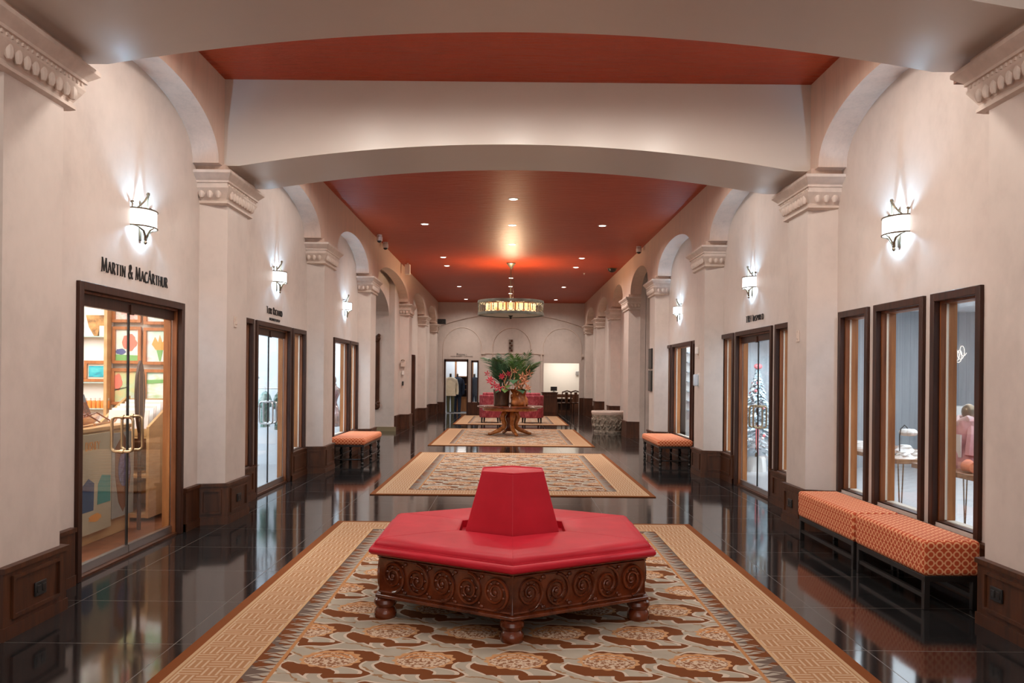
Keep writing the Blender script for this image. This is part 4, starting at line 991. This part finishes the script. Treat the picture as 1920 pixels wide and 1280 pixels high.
p = at(155, 700, 9.32); tag(MB().prism([(-.035, 0), (.03, 0), (.045, .16), (-.02, .16)], 'y', -.01, .02).build('wooden_easel_frame', FK, None, bevel=.004), 'narrow wooden frame at the left end of the gallery shelf', 'frame').location = (p.x - .005, 9.315, SHZ[1])
M_HONEY = plain('amber_jar', (.85, .30, .06), .2, var=.2)
for i in range(6):
    p = at(160 + 8.3*i, 760, 9.32)
    t = thing('orange_jar', 'squat orange jar in the row on the lowest gallery shelf', 'jar', (p.x, 9.32, SHZ[2]), 0, 'row of orange jars')
    MB().lathe([(0, 0), (.021, 0), (.023, .01), (.023, .075), (.016, .09), (0, .09)], 12).build('jar_body', M_HONEY, t, smooth=True); MB().lathe([(0, .088), (.017, .088), (.017, .115), (0, .115)], 12).build('lid', M_WHITE, t, smooth=True)
# counter, posters, things on it
t = thing('sales_counter', 'blond wood counter just inside the gallery doors', 'counter', (-4.10, 7.45, .012))
MB().box(-.35, -.85, 0, .35, .80, 1.0).build('cabinet', M_MAPLE, t, bevel=.004); MB().box(-.37, -.87, 1.0, .37, .82, 1.035).build('countertop', M_MAPLE, t, bevel=.004)
CT = 1.047
def poster(name, label, y0, y1, z0, z1, mat):
    t = thing(name, label, 'poster', (-3.70, (y0 + y1)/2, (z0 + z1)/2), PI/2)
    MB().box(-(y1-y0)/2, -.006, -(z1-z0)/2, (y1-y0)/2, .006, (z1-z0)/2).build('sheet', mat, t); return t
m, b = begin('cream_poster'); v, x, y, z = obj_xyz()
link(ramp(noise(v, 2., 2), (.3, (.44, .38, .26)), (.7, (.56, .50, .36))), b.inputs['Base Color']); PM1 = m
t = poster('paper_poster', 'cream poster with orange lettering and teal shapes on the counter front', 7.18, 7.74, .12, 1.0, PM1)
def word(par, text, x0, z0, L, cap, mat):
    m = MB(); x = 0; adv = []
    for chx in text: adv.append((x, chx)); x += GL[chx][0] + .055
    for xx_, g in adv:
        for pts, wd in GL[g][1]:
            for a, b2 in zip(pts[:-1], pts[1:]):
                dx, dz = b2[0]-a[0], b2[1]-a[1]; l = math.hypot(dx, dz) or 1; nx, nz = -dz/l*wd/2, dx/l*wd/2
                m.prism([(x0 + (xx_ + px)*L/x, z0 + pz*cap) for px, pz in ((a[0]+nx, a[1]+nz), (b2[0]+nx, b2[1]+nz), (b2[0]-nx, b2[1]-nz), (a[0]-nx, a[1]-nz))], 'y', -.006, -.009)
    m.build('printed_word', mat, par)
GL['Y'] = (.72, [([(0, 1), (.36, .5)], T_), ([(.72, 1), (.36, .5)], t_), ([(.36, .5), (.36, 0)], T_)])
word(t, 'DISNEY', -.20, .30, .26, .07, P_OR)
for q, (pts, mt) in enumerate((([(-.27, -.24), (-.05, -.24), (-.04, .0), (-.14, .05), (-.27, -.02)], plain('navy_print', (.03, .09, .20), .5)), ([(.02, -.20), (.26, -.20), (.26, .04), (.10, .06), (.03, -.02)], plain('teal_print', (.05, .30, .28), .5)), (circ(-.02, -.31, .11, .035), P_OR))):
    MB().prism(pts, 'y', -.006, -.008 - .001*q).build('printed_shape', mt, t)
t = poster('paper_poster', 'grey poster with a brown board shape and violet disc on the counter front', 7.75, 8.2, .18, .98, plain('grey_poster', (.34, .33, .30), .5, var=.1))
MB().prism([(-.16, .26), (0, .39), (.12, .26), (.16, 0), (.10, -.26), (0, -.36), (-.09, -.26), (-.16, 0)], 'y', -.006, -.009).build('board_shape', plain('brown_print', (.20, .07, .025), .5), t)
MB().prism(circ(.02, .05, .125, .17, 24, 0), 'y', -.009, -.011).build('disc_shape', plain('violet_print', (.10, .09, .20), .5, var=.6, vs=30), t)
t = thing('model_canoe', 'model outrigger canoe of orange wood on the gallery counter', 'model boat', (-3.93, 7.72, CT), R(100))
hull = MB(); rings = []
for k in range(13):
    q = k/12*2 - 1; w = .045*(1 - q*q)**.6 + .003; zb = .01 + .05*abs(q)**3
    rings.append([(q*.42, w*s, z) for s, z in ((-1, .075 + .03*abs(q)**4), (-.6, zb + .01), (0, zb), (.6, zb + .01), (1, .075 + .03*abs(q)**4))])
hull.loft(rings).build('hull', M_KOA, t, smooth=True)
MB().tube([(-.3, -.17, .03), (.3, -.17, .03), (.36, -.17, .05)], .012, 6).build('outrigger_float', M_KOA, t, smooth=True)
for xq in (-.14, .16): MB().tube([(xq, .04, .085), (xq, -.05, .12), (xq, -.17, .045)], .007, 6).build('outrigger_boom', M_CARVE, t, smooth=True)
t = thing('woven_lamp', 'tapering dark textured lamp with a blue top at the counter left end', 'lamp', (-4.19, 8.12, CT))
MB().loft([[(s*.10, r_*.10, 0) for s, r_ in ((-1, -1), (1, -1), (1, 1), (-1, 1))], [(s*.045, r_*.045, .21) for s, r_ in ((-1, -1), (1, -1), (1, 1), (-1, 1))]]).build('textured_body', art_mat('pitted_bark', ((.4, (.05, .035, .03)), (.55, (.30, .10, .06))), 40, 1), t)
MB().loft([[(s*.045, r_*.045, .21) for s, r_ in ((-1, -1), (1, -1), (1, 1), (-1, 1))], [(s*.028, r_*.028, .285) for s, r_ in ((-1, -1), (1, -1), (1, 1), (-1, 1))]]).build('top_cap', plain('slate_blue', (.10, .16, .24), .4), t)
t = thing('wooden_paddle', 'tall dark wooden paddle with pale stripes standing blade up inside the gallery doors', 'paddle', (-3.62, 8.16, .012))
MB().prism([(-.022, .95), (-.05, 1.02), (-.085, 1.15), (-.10, 1.32), (-.085, 1.50), (-.04, 1.61), (0, 1.66), (.04, 1.61), (.085, 1.50), (.10, 1.32), (.085, 1.15), (.05, 1.02), (.022, .95)], 'x', -.014, .014).build('blade', wood('dark_koa', (.03, .013, .007), (.085, .038, .018), .4, coat=0), t, bevel=.006)
for s in (-1, 1): MB().box(.0135, s*.045 - .004, 1.06, .0155, s*.045 + .004, 1.55).build('pale_stripe', M_MAPLE, t)
MB().tube([(0, 0, .0), (0, 0, .98)], .02, 8).build('shaft', M_DARK, t, smooth=True)
t = thing('print_browser', 'sloped blond wood print bin at right inside the gallery', 'print bin', (-3.95, 8.98, .012))
MB().prism([(-.42, .04), (.34, .04), (.34, 1.28), (.30, 1.28), (-.42, .98)], 'x', .22, .25).build('side_panel', M_MAPLE, t, bevel=.003)
MB().prism([(-.42, .04), (.34, .04), (.34, 1.28), (.30, 1.28), (-.42, .98)], 'x', -.32, -.29).build('side_panel', M_MAPLE, t, bevel=.003)
bx = MB(); bx.box(-.29, .31, .04, .22, .34, 1.25); bx.box(-.29, -.42, .88, .22, -.39, .96); bx.box(-.29, -.40, .04, .22, .31, .08); bx.box(-.29, -.40, .45, .22, .31, .48); bx.box(-.29, -.42, .86, .22, .3, .885); bx.build('carcass', M_MAPLE, t)
for i in range(6):
    yy = 8.68 + .085*i; w_ = .42 + .02*(i % 2)
    o = tag(MB().box(-w_/2, -.004, 0, w_/2, .004, .26 + .02*i).build('mounted_print', [plain('white_mount_%d' % i, (.80, .84, .86) if i % 2 else (.74, .66, .64), .5)], None), 'white mounted print filed upright in the gallery print bin', 'print', 'prints filed in the sloped bin'); o.location = (-3.985, yy, .90); o.rotation_euler = (R(-12), 0, 0)
t = thing('low_table', 'low pale table holding white boxes behind the gallery counter', 'table', (-4.80, 8.63, .012))
MB().box(-.5, -.3, .86, .5, .3, .90).build('tabletop', M_MAPLE, t)
for sx in (-1, 1):
    for sy in (-1, 1): MB().box(sx*.46 - .02, sy*.26 - .02, 0, sx*.46 + .02, sy*.26 + .02, .86).build('leg', M_MAPLE, t)
for i, (x, y, z, a, b2, c, l) in enumerate(((-4.60, 8.56, .912, .30, .2, .08, 'lowest white box in the stack on the low gallery table'), (-4.58, 8.58, .992, .26, .18, .07, 'middle white box in the stack on the low gallery table'), (-4.56, 8.60, 1.062, .20, .16, .09, 'topmost white box in the stack on the low gallery table'), (-4.98, 8.56, .912, .18, .2, .14, 'separate white box left of the stack on the low gallery table'))):
    tag(MB().box(-a/2, -b2/2, 0, a/2, b2/2, c).build('white_box', M_WHITE, None, bevel=.004), l, 'box', 'white boxes in the gallery').location = (x, y, z)

# ------------------------------------------------------------------ left clothing shop
M_GREEN = art_mat('green_leaf_shirting', ((.38, (.012, .045, .035)), (.5, (.07, .15, .12)), (.62, (.34, .42, .38))), 16, 3)
M_TEALS = art_mat('pale_leaf_shirting', ((.4, (.20, .42, .36)), (.6, (.66, .78, .72))), 14, 6)
def shirt(label, loc, rz, mat, grp, s=1.):
    t = thing('hanging_shirt', label, 'shirt', loc, rz, grp)
    MB().loft([[(q[0]*w*s, q[1]*d*s, z*s) for q in ((-1, -.3), (-.5, -1), (.5, -1), (1, -.3), (1, .3), (.5, 1), (-.5, 1), (-1, .3))] for w, d, z in ((.23, .07, -.74), (.215, .06, -.4), (.22, .065, -.15), (.19, .05, -.06), (.06, .04, -.02))]).build('shirt_body', mat, t, smooth=True)
    for sx in (-1, 1): MB().tube([(sx*.17*s, 0, -.09*s), (sx*.25*s, 0, -.2*s), (sx*.30*s, 0, -.32*s)], [.05*s, .065*s, .075*s], 8).build('sleeve', mat, t, smooth=True)
    MB().tube([(-.17*s, 0, -.06*s), (0, 0, 0), (.17*s, 0, -.06*s)], .006, 5).build('hanger', M_STEEL, t, smooth=True); MB().tube([(0, 0, 0), (0, 0, .05), (.0, .02, .07)], .004, 5).build('hook', M_STEEL, t)
    return t
def rail(label, x, y, L, h, rz):
    t = thing('clothes_rail', label, 'clothes rail', (x, y, .012), rz)
    MB().tube([(-L/2, 0, h), (L/2, 0, h)], .014, 8).build('rail_bar', M_WHITE, t, smooth=True)
    for s in (-1, 1): MB().tube([(s*L/2, 0, 0), (s*L/2, 0, h)], .014, 8).build('post', M_WHITE, t, smooth=True)
    MB().box(-L/2 - .02, -.2, 0, -L/2 + .02, .2, .02).build('foot', M_WHITE, t); MB().box(L/2 - .02, -.2, 0, L/2 + .02, .2, .02).build('foot', M_WHITE, t)
rail('white clothes rail with green shirts at left inside the clothing shop', -4.15, 12.3, .75, 1.42, PI/2)
for i in range(4): shirt('dark green leaf patterned shirt on the front white rail', (-4.15, 12.02 + .17*i, 1.39), 0, M_GREEN, 'green shirts on the front rail')
rail('short white clothes rail near the far end of the clothing shop', -3.95, 13.75, .5, 1.30, 0)
shirt('dark leaf patterned shirt seen through the narrow left sidelight', (-3.78, 13.72, 1.27), PI/2, M_GREEN, None, .85)
shirt('pale aqua leaf patterned shirt at the far end of the clothing shop', (-4.02, 13.72, 1.27), PI/2, M_TEALS, None, .8)
t = thing('display_partition', 'white upright display partition with a ledge in the clothing shop', 'partition', (-4.25, 13.2, .012))
MB().box(-.22, -.05, 0, .22, .05, 1.46).build('panel', M_WHITE, t, bevel=.003); MB().box(-.26, -.10, 1.46, .26, .10, 1.49).build('ledge', M_STEEL, t)

# ------------------------------------------------------------------ left display window figure
M_SILK = plain('rose_silver_satin', (.42, .32, .31), .25, .6, var=.5, vs=5)
t = thing('draped_bust', 'draped satin dress form standing in the left display window', 'mannequin', (-3.70, 17.45, .012))
MB().lathe([(0, 0), (.14, 0), (.14, .03), (.03, .05), (.02, .12), (.02, .52), (0, .52)], 20).build('stand', M_WHITE, t, smooth=True)
db = MB(); rings = []
for k in range(17):
    q = k/16; z = .45 + .90*q; r0 = .16 - .05*q + .045*sin(q*9) - (.07 if q > .93 else 0)
    rings.append([((r0*(1 + .16*sin(4*a + q*11)))*cos(a) + .02*sin(q*7), r0*.8*(1 + .16*sin(4*a + q*11))*sin(a), z) for a in [2*PI*i/28 for i in range(28)]])
db.loft(rings).build('draped_body', M_SILK, t, smooth=True, ang=80)
MB().ball((.0, 0, 1.42), .085, .9, 1, 1.2, 12, 8).build('head_form', M_SILK, t, smooth=True)
MB().tube([(0, -.02, .5), (.04, -.08, .62), (.10, -.03, .78), (.03, .06, .92), (-.07, -.06, 1.05)], [.05, .06, .055, .05, .04], 8).build('satin_fold', M_SILK, t, smooth=True)

# ------------------------------------------------------------------ right gift shop
M_SNOW = art_mat('frosted_needles', ((.36, (.22, .34, .38)), (.5, (.55, .68, .74)), (.64, (.92, .95, .98))), 20, 2)
M_PNK = plain('pink_ornament', (.80, .22, .24), .3); M_PALEPINK = plain('pale_pink_cloth', (.72, .38, .40), .6, var=.25, vs=6); M_CORAL = plain('coral_cloth', (.80, .25, .13), .6, var=.2)
rnd = random.Random(9)
t = thing('frosted_christmas_tree', 'small frosted white Christmas tree with pink ornaments inside the right glass doors', 'Christmas tree', (4.13, 13.85, .012))
MB().lathe([(0, 0), (.16, 0), (.15, .2), (.13, .24), (0, .24)], 16).build('pot', M_WHITE, t, smooth=True); MB().tube([(0, 0, .2), (0, 0, 1.7)], [.03, .008], 8).build('trunk', M_BRONZE, t)
br = MB()
for i in range(520):
    q = rnd.random()**.75; z = .28 + 1.42*q; rm = .44*(1 - q)**.9 + .02; a = rnd.uniform(0, 2*PI); r1 = rm*rnd.uniform(.75, 1.05)
    p0 = Vector((r1*.35*cos(a), r1*.35*sin(a), z + .04)); p1 = Vector((r1*cos(a), r1*sin(a), z - .05*r1)); sv = Vector((-sin(a), cos(a), 0))*.03
    br.add([p0, (p0 + p1)/2 + sv, p1, (p0 + p1)/2 - sv, (p0 + p1)/2 + Vector((0, 0, .025))], [(0, 1, 4), (1, 2, 4), (2, 3, 4), (3, 0, 4), (0, 3, 2, 1)])
br.build('branches', M_SNOW, t)
for i in range(26):
    q = rnd.random(); z = .35 + 1.25*q; rm = .44*(1 - q)**.9 + .01; a = rnd.uniform(PI*.6, PI*1.6)
    MB().ball((rm*cos(a), rm*sin(a), z), .026, n=8, m=6).build('ornament', M_PNK if i % 2 else M_WHITE, t, smooth=True)
bw_ = MB(); bw_.ball((0, -.03, 1.74), .06, 1.2, .6, .8, 8, 6); bw_.build('top_bow', M_PNK, t, smooth=True)
MB().tube([(-.1, -.36, .78), (-.11, -.38, .5), (-.1, -.40, .3)], [.03, .025, .01], 6).build('ribbon', M_PNK, t, smooth=True)
def hair_table(label, x0, x1, y0, y1, h):
    cx, cy = (x0+x1)/2, (y0+y1)/2; t = thing('hairpin_table', label, 'table', (cx, cy, .012), 0, 'hairpin leg tables in the gift shop'); hx, hy = (x1-x0)/2, (y1-y0)/2
    MB().box(-hx, -hy, h - .045, hx, hy, h).build('tabletop', wood('table_timber', (.16, .07, .03), (.34, .17, .08), .4) if 'table_timber' not in MATS else MATS['table_timber'], t, bevel=.004)
    for sx in (-1, 1):
        for sy in (-1, 1):
            c = Vector((sx*(hx - .08), sy*(hy - .08), 0))
            MB().tube([c + Vector((-.05, -.05, h - .045)), c + Vector((0, 0, .0)), c + Vector((.05, .05, h - .045))], .007, 6).build('hairpin_leg', M_BRONZE, t, smooth=True)
    return h + .012
H1 = hair_table('nearer hairpin leg table behind the rightmost window', 3.80, 4.55, 6.6, 7.85, .76)
H2 = hair_table('farther hairpin leg table behind the middle and narrow right windows', 3.80, 4.6, 8.15, 9.9, .76)
t = thing('flower_table_lamp', 'white flower shade table lamp on the farther gift shop table', 'lamp', (4.05, 8.62, H2))
MB().lathe([(0, 0), (.06, 0), (.06, .01), (.012, .02), (0, .02)], 14).build('base', M_BLACK, t, smooth=True); MB().tube([(0, 0, .01), (0, 0, .20), (.01, 0, .27), (.05, 0, .31), (.08, 0, .28)], .006, 6).build('stem', M_BLACK, t, smooth=True)
sh = MB()
for k in range(7):
    a = 2*PI*k/7; sh.ball((.09 + .045*cos(a), .045*sin(a), .235), .05, 1, 1, .75, 8, 6)
sh.build('petal_shade', M_WHITE, t, smooth=True)
for i, (x, y, s, mt, l) in enumerate(((3.93, 8.28, .075, M_WHITE, 'crumpled white paper bundle at the near corner of the farther gift table'), (4.14, 8.36, .085, M_WHITE, 'large crumpled white paper heap on the farther gift table'), (4.36, 8.45, .085, M_PALEPINK, 'pale pink cloth bundle on the farther gift table'), (4.0, 8.93, .085, M_PALEPINK, 'pink wrapped bundle behind the flower lamp on the gift table'), (4.28, 9.0, .09, M_WHITE, 'white wrapped bundle far back on the farther gift table'), (3.98, 9.4, .10, M_WHITE, 'white folded bundle at the far end of the farther gift table'))):
    m = MB(); rg = random.Random(i); rings = []
    for k in range(5):
        q = k/4; rings.append([(s*(1.3 - .7*q)*(1 + rg.uniform(-.22, .22))*cos(a), s*(1.2 - .7*q)*(1 + rg.uniform(-.22, .22))*sin(a), s*.85*q) for a in [2*PI*j/10 for j in range(10)]])
    tag(m.loft(rings).build('wrapped_bundle', mt, None), l, 'bundle', 'wrapped bundles on the gift tables').location = (x, y, H2)
t = thing('robe_bust', 'pink robe on a dark headed dress form atop the nearer gift table', 'mannequin', (4.10, 7.42, H1))
rb_ = MB(); rings = []
for k in range(14):
    q = k/13; z = .42*q; r0 = .15 - .07*q + .02*sin(q*8)
    rings.append([(r0*(1 + .10*sin(6*a + q*5))*cos(a), r0*(1 + .10*sin(6*a + q*5))*sin(a), z) for a in [2*PI*i/24 for i in range(24)]])
rb_.loft(rings).build('robe', M_PALEPINK, t, smooth=True, ang=80)
for s in (-1, 1): MB().tube([(0, s*.06, .38), (-.03, s*.12, .28), (-.05, s*.13, .12)], [.04, .05, .055], 8).build('sleeve', M_PALEPINK, t, smooth=True)
MB().tube([(-.05, -.07, .44), (-.09, 0, .40), (-.05, .07, .44), (.05, 0, .45)], .03, 8, True).build('collar', plain('pale_rose_trim', (.80, .58, .58), .6), t, smooth=True)
MB().ball((0, 0, .50), .06, 1, 1, 1.2, 12, 8).build('head_form', M_BRONZE, t, smooth=True)
MB().box(-.125, -.10, .10, -.115, .02, .30).build('white_tag', M_WHITE, t)
tag(MB().tube([(-.06, -.14, .05), (-.05, 0, .05), (.05, .16, .05)], [.045, .05, .045], 12).build('rolled_towel', M_CORAL, None, smooth=True), 'coral rolled cloth at the front of the nearer gift table', 'roll').location = (3.95, 7.08, H1)
tag(MB().tube([(-.06, -.12, .06), (.0, 0, .06), (.05, .12, .06)], [.055, .06, .055], 12).build('rolled_towel', M_PALEPINK, None, smooth=True), 'pale pink rolled cloth behind the coral one on the nearer gift table', 'roll').location = (4.2, 7.05, H1)
t = thing('white_drawer_unit', 'white drawer unit with dark studs far inside the gift shop', 'drawers', (7.35, 13.6, .012))
MB().box(-.35, -.3, 0, .35, .3, 1.12).build('cabinet', M_WHITE, t, bevel=.006)
for i in range(7): MB().box(-.02, -.312, .25 + .12*i, .02, -.298, .28 + .12*i).build('stud', M_BLACK, t)
wv_ = MB(); pts = [(.26*(i/60 - .5) + .05*cos(i*.62), -.01, .10*sin(i*.62) + .06*sin(i*.13)) for i in range(61)]
o = wv_.tube(pts, .0045, 6).build('script_wall_sign', plain('lit_script', (1, .95, .9), .4, emit=(1, .86, .74), es=1.2), None, smooth=True); o.location = (7.80, 14.53, 2.02); tag(o, 'small looping white script sign on the gift shop end wall', 'sign')
# ------------------------------------------------------------------ right display
t = thing('board_shelving', 'white boarded shelving seen through the far right window', 'shelves', (4.6, 17.4, .012))
MB().box(-.9, 0, 0, .6, .05, 2.3).build('back_panel', M_WHITE, t)
for i in range(7): MB().box(-.9, -.12, .85 + .2*i, .6, 0, .87 + .2*i).build('shelf', plain('pale_blue_shelf', (.55, .66, .72), .4) if 'pale_blue_shelf' not in MATS else MATS['pale_blue_shelf'], t)
t = thing('dark_console', 'dark console table inside the far right window', 'table', (4.2, 16.9, .012))
MB().box(-.45, -.22, 1.02, .45, .22, 1.06).build('tabletop', M_BLKW, t); MB().box(-.43, -.2, .80, .43, .2, 1.02).build('drawer_front', M_CASE, t)
for sx in (-1, 1): MB().box(sx*.4 - .02, -.18, 0, sx*.4 + .02, .18, .8).build('leg', M_BLKW, t)

# ------------------------------------------------------------------ back shop, recess and desk
def mannequin(label, loc, rz, coat, trousers, longc=True):
    t = thing('dressed_mannequin', label, 'mannequin', loc, rz)
    MB().lathe([(0, 0), (.16, 0), (.16, .015), (.02, .03), (0, .03)], 16).build('base_plate', M_BLACK, t, smooth=True)
    for s in (-1, 1): MB().tube([(s*.09, 0, .03), (s*.095, 0, .45), (s*.085, 0, .85)], [.06, .075, .10], 10).build('trouser_leg', trousers, t, smooth=True)
    MB().loft([[(w*cos(a), d*sin(a), z) for a in [2*PI*i/16 for i in range(16)]] for w, d, z in ((.24, .15, .70), (.22, .14, .95), (.23, .14, 1.2), (.25, .13, 1.36), (.20, .10, 1.44), (.08, .07, 1.48))]).build('jacket', coat, t, smooth=True)
    for s in (-1, 1): MB().tube([(s*.22, 0, 1.38), (s*.28, .02, 1.15), (s*.29, -.02, .90), (s*.28, -.05, .76)], [.06, .06, .055, .05], 8).build('sleeve', coat, t, smooth=True)
    MB().tube([(0, 0, 1.46), (0, 0, 1.58)], .045, 10).build('neck', M_BLKW, t, smooth=True); MB().ball((0, 0, 1.60), .05, 1, 1, .6).build('neck_cap', M_BRONZE, t, smooth=True)
    return t
M_BEIGE = plain('cream_jacket_cloth', (.72, .62, .45), .8, var=.1); M_OLIVE = plain('olive_trouser_cloth', (.09, .085, .04), .8); M_NAVY = plain('navy_cloth', (.018, .026, .05), .8, var=.2); M_GREY = plain('pale_blue_cloth', (.45, .58, .68), .8)
mannequin('mannequin in a cream jacket and olive trousers in the back shop doorway', (-2.44, 34.55, .012), R(10), M_BEIGE, M_OLIVE)
mannequin('mannequin in a dark navy jacket behind the cream jacketed one in the back shop', (-2.18, 35.0, .012), R(-20), M_NAVY, M_NAVY)
mannequin('mannequin in navy behind the narrow back window', (-1.46, 34.75, .012), R(15), M_NAVY, M_NAVY)
t = thing('wooden_shelf_unit', 'orange wood shelving in the back shop doorway, lit panel at the top', 'shelves', (-1.93, 35.6, .012))
for s in (-1, 1): MB().box(s*.36 - .03, -.2, 0, s*.36 + .03, .2, 2.3).build('side_panel', M_JAMB, t)
for z in (.62, .95, 1.18, 1.5, 2.25): MB().box(-.33, -.2, z - .015, .33, .2, z + .015).build('shelf', M_JAMB, t)
MB().box(-.33, .16, .02, .33, .19, 1.5).build('back_panel', M_DARK, t); MB().box(-.33, -.19, .02, .33, -.17, .6).build('lower_door', M_JAMB, t); MB().box(-.28, .14, 1.54, .33, .16, 2.2).build('lit_panel', plain('lit_white_panel', (1, 1, 1), .5, emit=(1, .97, .9), es=1.2), t)
t = thing('reception_desk', 'dark wooden reception desk at the right of the back wall', 'desk', (1.62, 33.2, 0))
MB().box(-.30, -.35, .0, .28, .35, .88).build('body', M_DARK, t, bevel=.006); MB().box(-.33, -.38, .88, .31, .38, .93).build('desktop', M_DARK, t, bevel=.005)
frame_panel(pm := MB(), lambda u, o_, z: (u, -.35 - o_, z), -.25, .23, .12, .78); pm.build('front_panel', M_DARK, t)
t = thing('desk_monitor', 'small black monitor on the reception desk', 'monitor', (1.78, 33.2, .93))
MB().box(-.08, -.05, 0, .08, .05, .015).build('stand', M_BLACK, t); MB().box(-.13, -.015, .05, .13, .015, .22).build('screen', M_BLACK, t, bevel=.004); MB().box(-.015, -.01, .01, .015, .01, .08).build('neck', M_BLACK, t)
t = thing('low_desk', 'low dark desk with pale top beside the reception desk', 'desk', (2.22, 35.4, .012))
MB().box(-.45, -.3, .60, .45, .3, .64).build('desktop', M_CAP, t); MB().box(-.43, -.28, 0, -.39, .28, .6).build('side_panel', M_DARK, t); MB().box(.39, -.28, 0, .43, .28, .6).build('side_panel', M_DARK, t); MB().box(-.4, .24, .1, .4, .27, .6).build('modesty_panel', M_DARK, t)
def side_chair(label, x, y, rz):
    t = thing('wooden_side_chair', label, 'chair', (x, y, .012), rz, 'dark wooden chairs in the back recess')
    MB().box(-.22, -.21, .42, .22, .21, .47).build('seat', M_DARK, t, bevel=.01)
    for sx in (-1, 1):
        MB().box(sx*.20 - .02, -.20, 0, sx*.20 + .02, -.16, .43).build('front_leg', M_DARK, t)
        MB().tube([(sx*.20, .19, 0), (sx*.20, .19, .45), (sx*.19, .27, .93)], .022, 6).build('back_leg', M_DARK, t, smooth=True)
    MB().tube([(-.2, .27, .90), (0, .29, .96), (.2, .27, .90)], .03, 6).build('crest_rail', M_DARK, t, smooth=True); MB().box(-.06, .225, .47, .06, .255, .9).build('back_splat', M_DARK, t)
side_chair('left dark wooden chair in the back recess', 2.28, 34.5, R(200)); side_chair('right dark wooden chair in the back recess', 2.84, 34.7, R(160))
t = thing('wall_sanitiser', 'small grey dispenser on the white recess wall', 'dispenser', (2.98, 36.55, 1.62)); MB().box(-.07, -.08, 0, .07, 0, .18).build('body', M_STEEL, t, bevel=.01)
# ------------------------------------------------------------------ light
for (nm, x, y, sx, sy, p, c) in (('gallery_light', -5.4, 6.8, 3.2, 4, 215, (1, .96, .90)), ('clothing_light', -5.3, 11.9, 3, 3.6, 150, (.80, .90, 1)), ('display_light', -4.7, 16.1, 1.8, 2.6, 100, (.80, .92, 1)),
                             ('gift_light', 5.6, 9, 3.2, 8.5, 230, (.84, .92, 1)), ('right_display_light', 5.2, 16, 2.4, 2.8, 110, (.84, .93, 1))):
    lamp(nm, 'AREA', (x, y, 2.72), p, c, sx, (0, 0, 0), sy=sy)
lamp('passage_light', 'AREA', (-6.2, 20.6, 4.2), 90, (.85, .95, 1), 2., (0, 0, 0))
lamp('passage_light', 'AREA', (6, 19.7, 4.2), 25, (1, .9, .8), 2., (0, 0, 0))
lamp('back_shop_light', 'AREA', (-2.0, 35.3, 2.55), 22, (.85, .93, 1), 1.6, (0, 0, 0))
lamp('recess_light', 'AREA', (2.4, 35.5, 2.38), 34, (1, .93, .86), 1.6, (0, 0, 0))
lamp('gift_fill_spot', 'SPOT', (4.5, 12.2, 2.7), 260, (.85, .93, 1), .05, (R(48), 0, R(12)), 60, .6)  # spot added to brighten the frosted tree, no fixture modelled
lamp('gift_fill_spot', 'SPOT', (4.6, 7.8, 2.7), 160, (.88, .94, 1), .05, (0, R(-12), 0), 75, .6)  # spot added to brighten the goods on the tables
w = bpy.data.worlds.new('daylight'); bpy.context.scene.world = w; w.use_nodes = True
w.node_tree.nodes['Background'].inputs[0].default_value = (1, .95, .92, 1); w.node_tree.nodes['Background'].inputs[1].default_value = WORLD

# ------------------------------------------------------------------ camera
cd = bpy.data.cameras.new('camera'); cam = bpy.data.objects.new('camera', cd); C.objects.link(cam)
cd.sensor_width = 36; cd.lens = F_/1920*36; cd.shift_x = 5/1920; cd.shift_y = 65/1920; cd.clip_start = .05
cam.matrix_world = Matrix.Translation((0, 0, H_)) @ Matrix.Rotation(PI/2, 4, 'X') @ Matrix.Rotation(TH, 4, 'Z')
sc = bpy.context.scene; sc.camera = cam
sc.view_settings.view_transform = 'Standard'; sc.view_settings.look = 'None'; sc.view_settings.gamma = 1; sc.view_settings.exposure = EXPO
cy_ = sc.cycles; cy_.max_bounces = 8; cy_.diffuse_bounces = 5; cy_.glossy_bounces = 4; cy_.transparent_max_bounces = 12; cy_.sample_clamp_indirect = 6; cy_.use_denoising = True
cy_.caustics_reflective = False; cy_.caustics_refractive = False
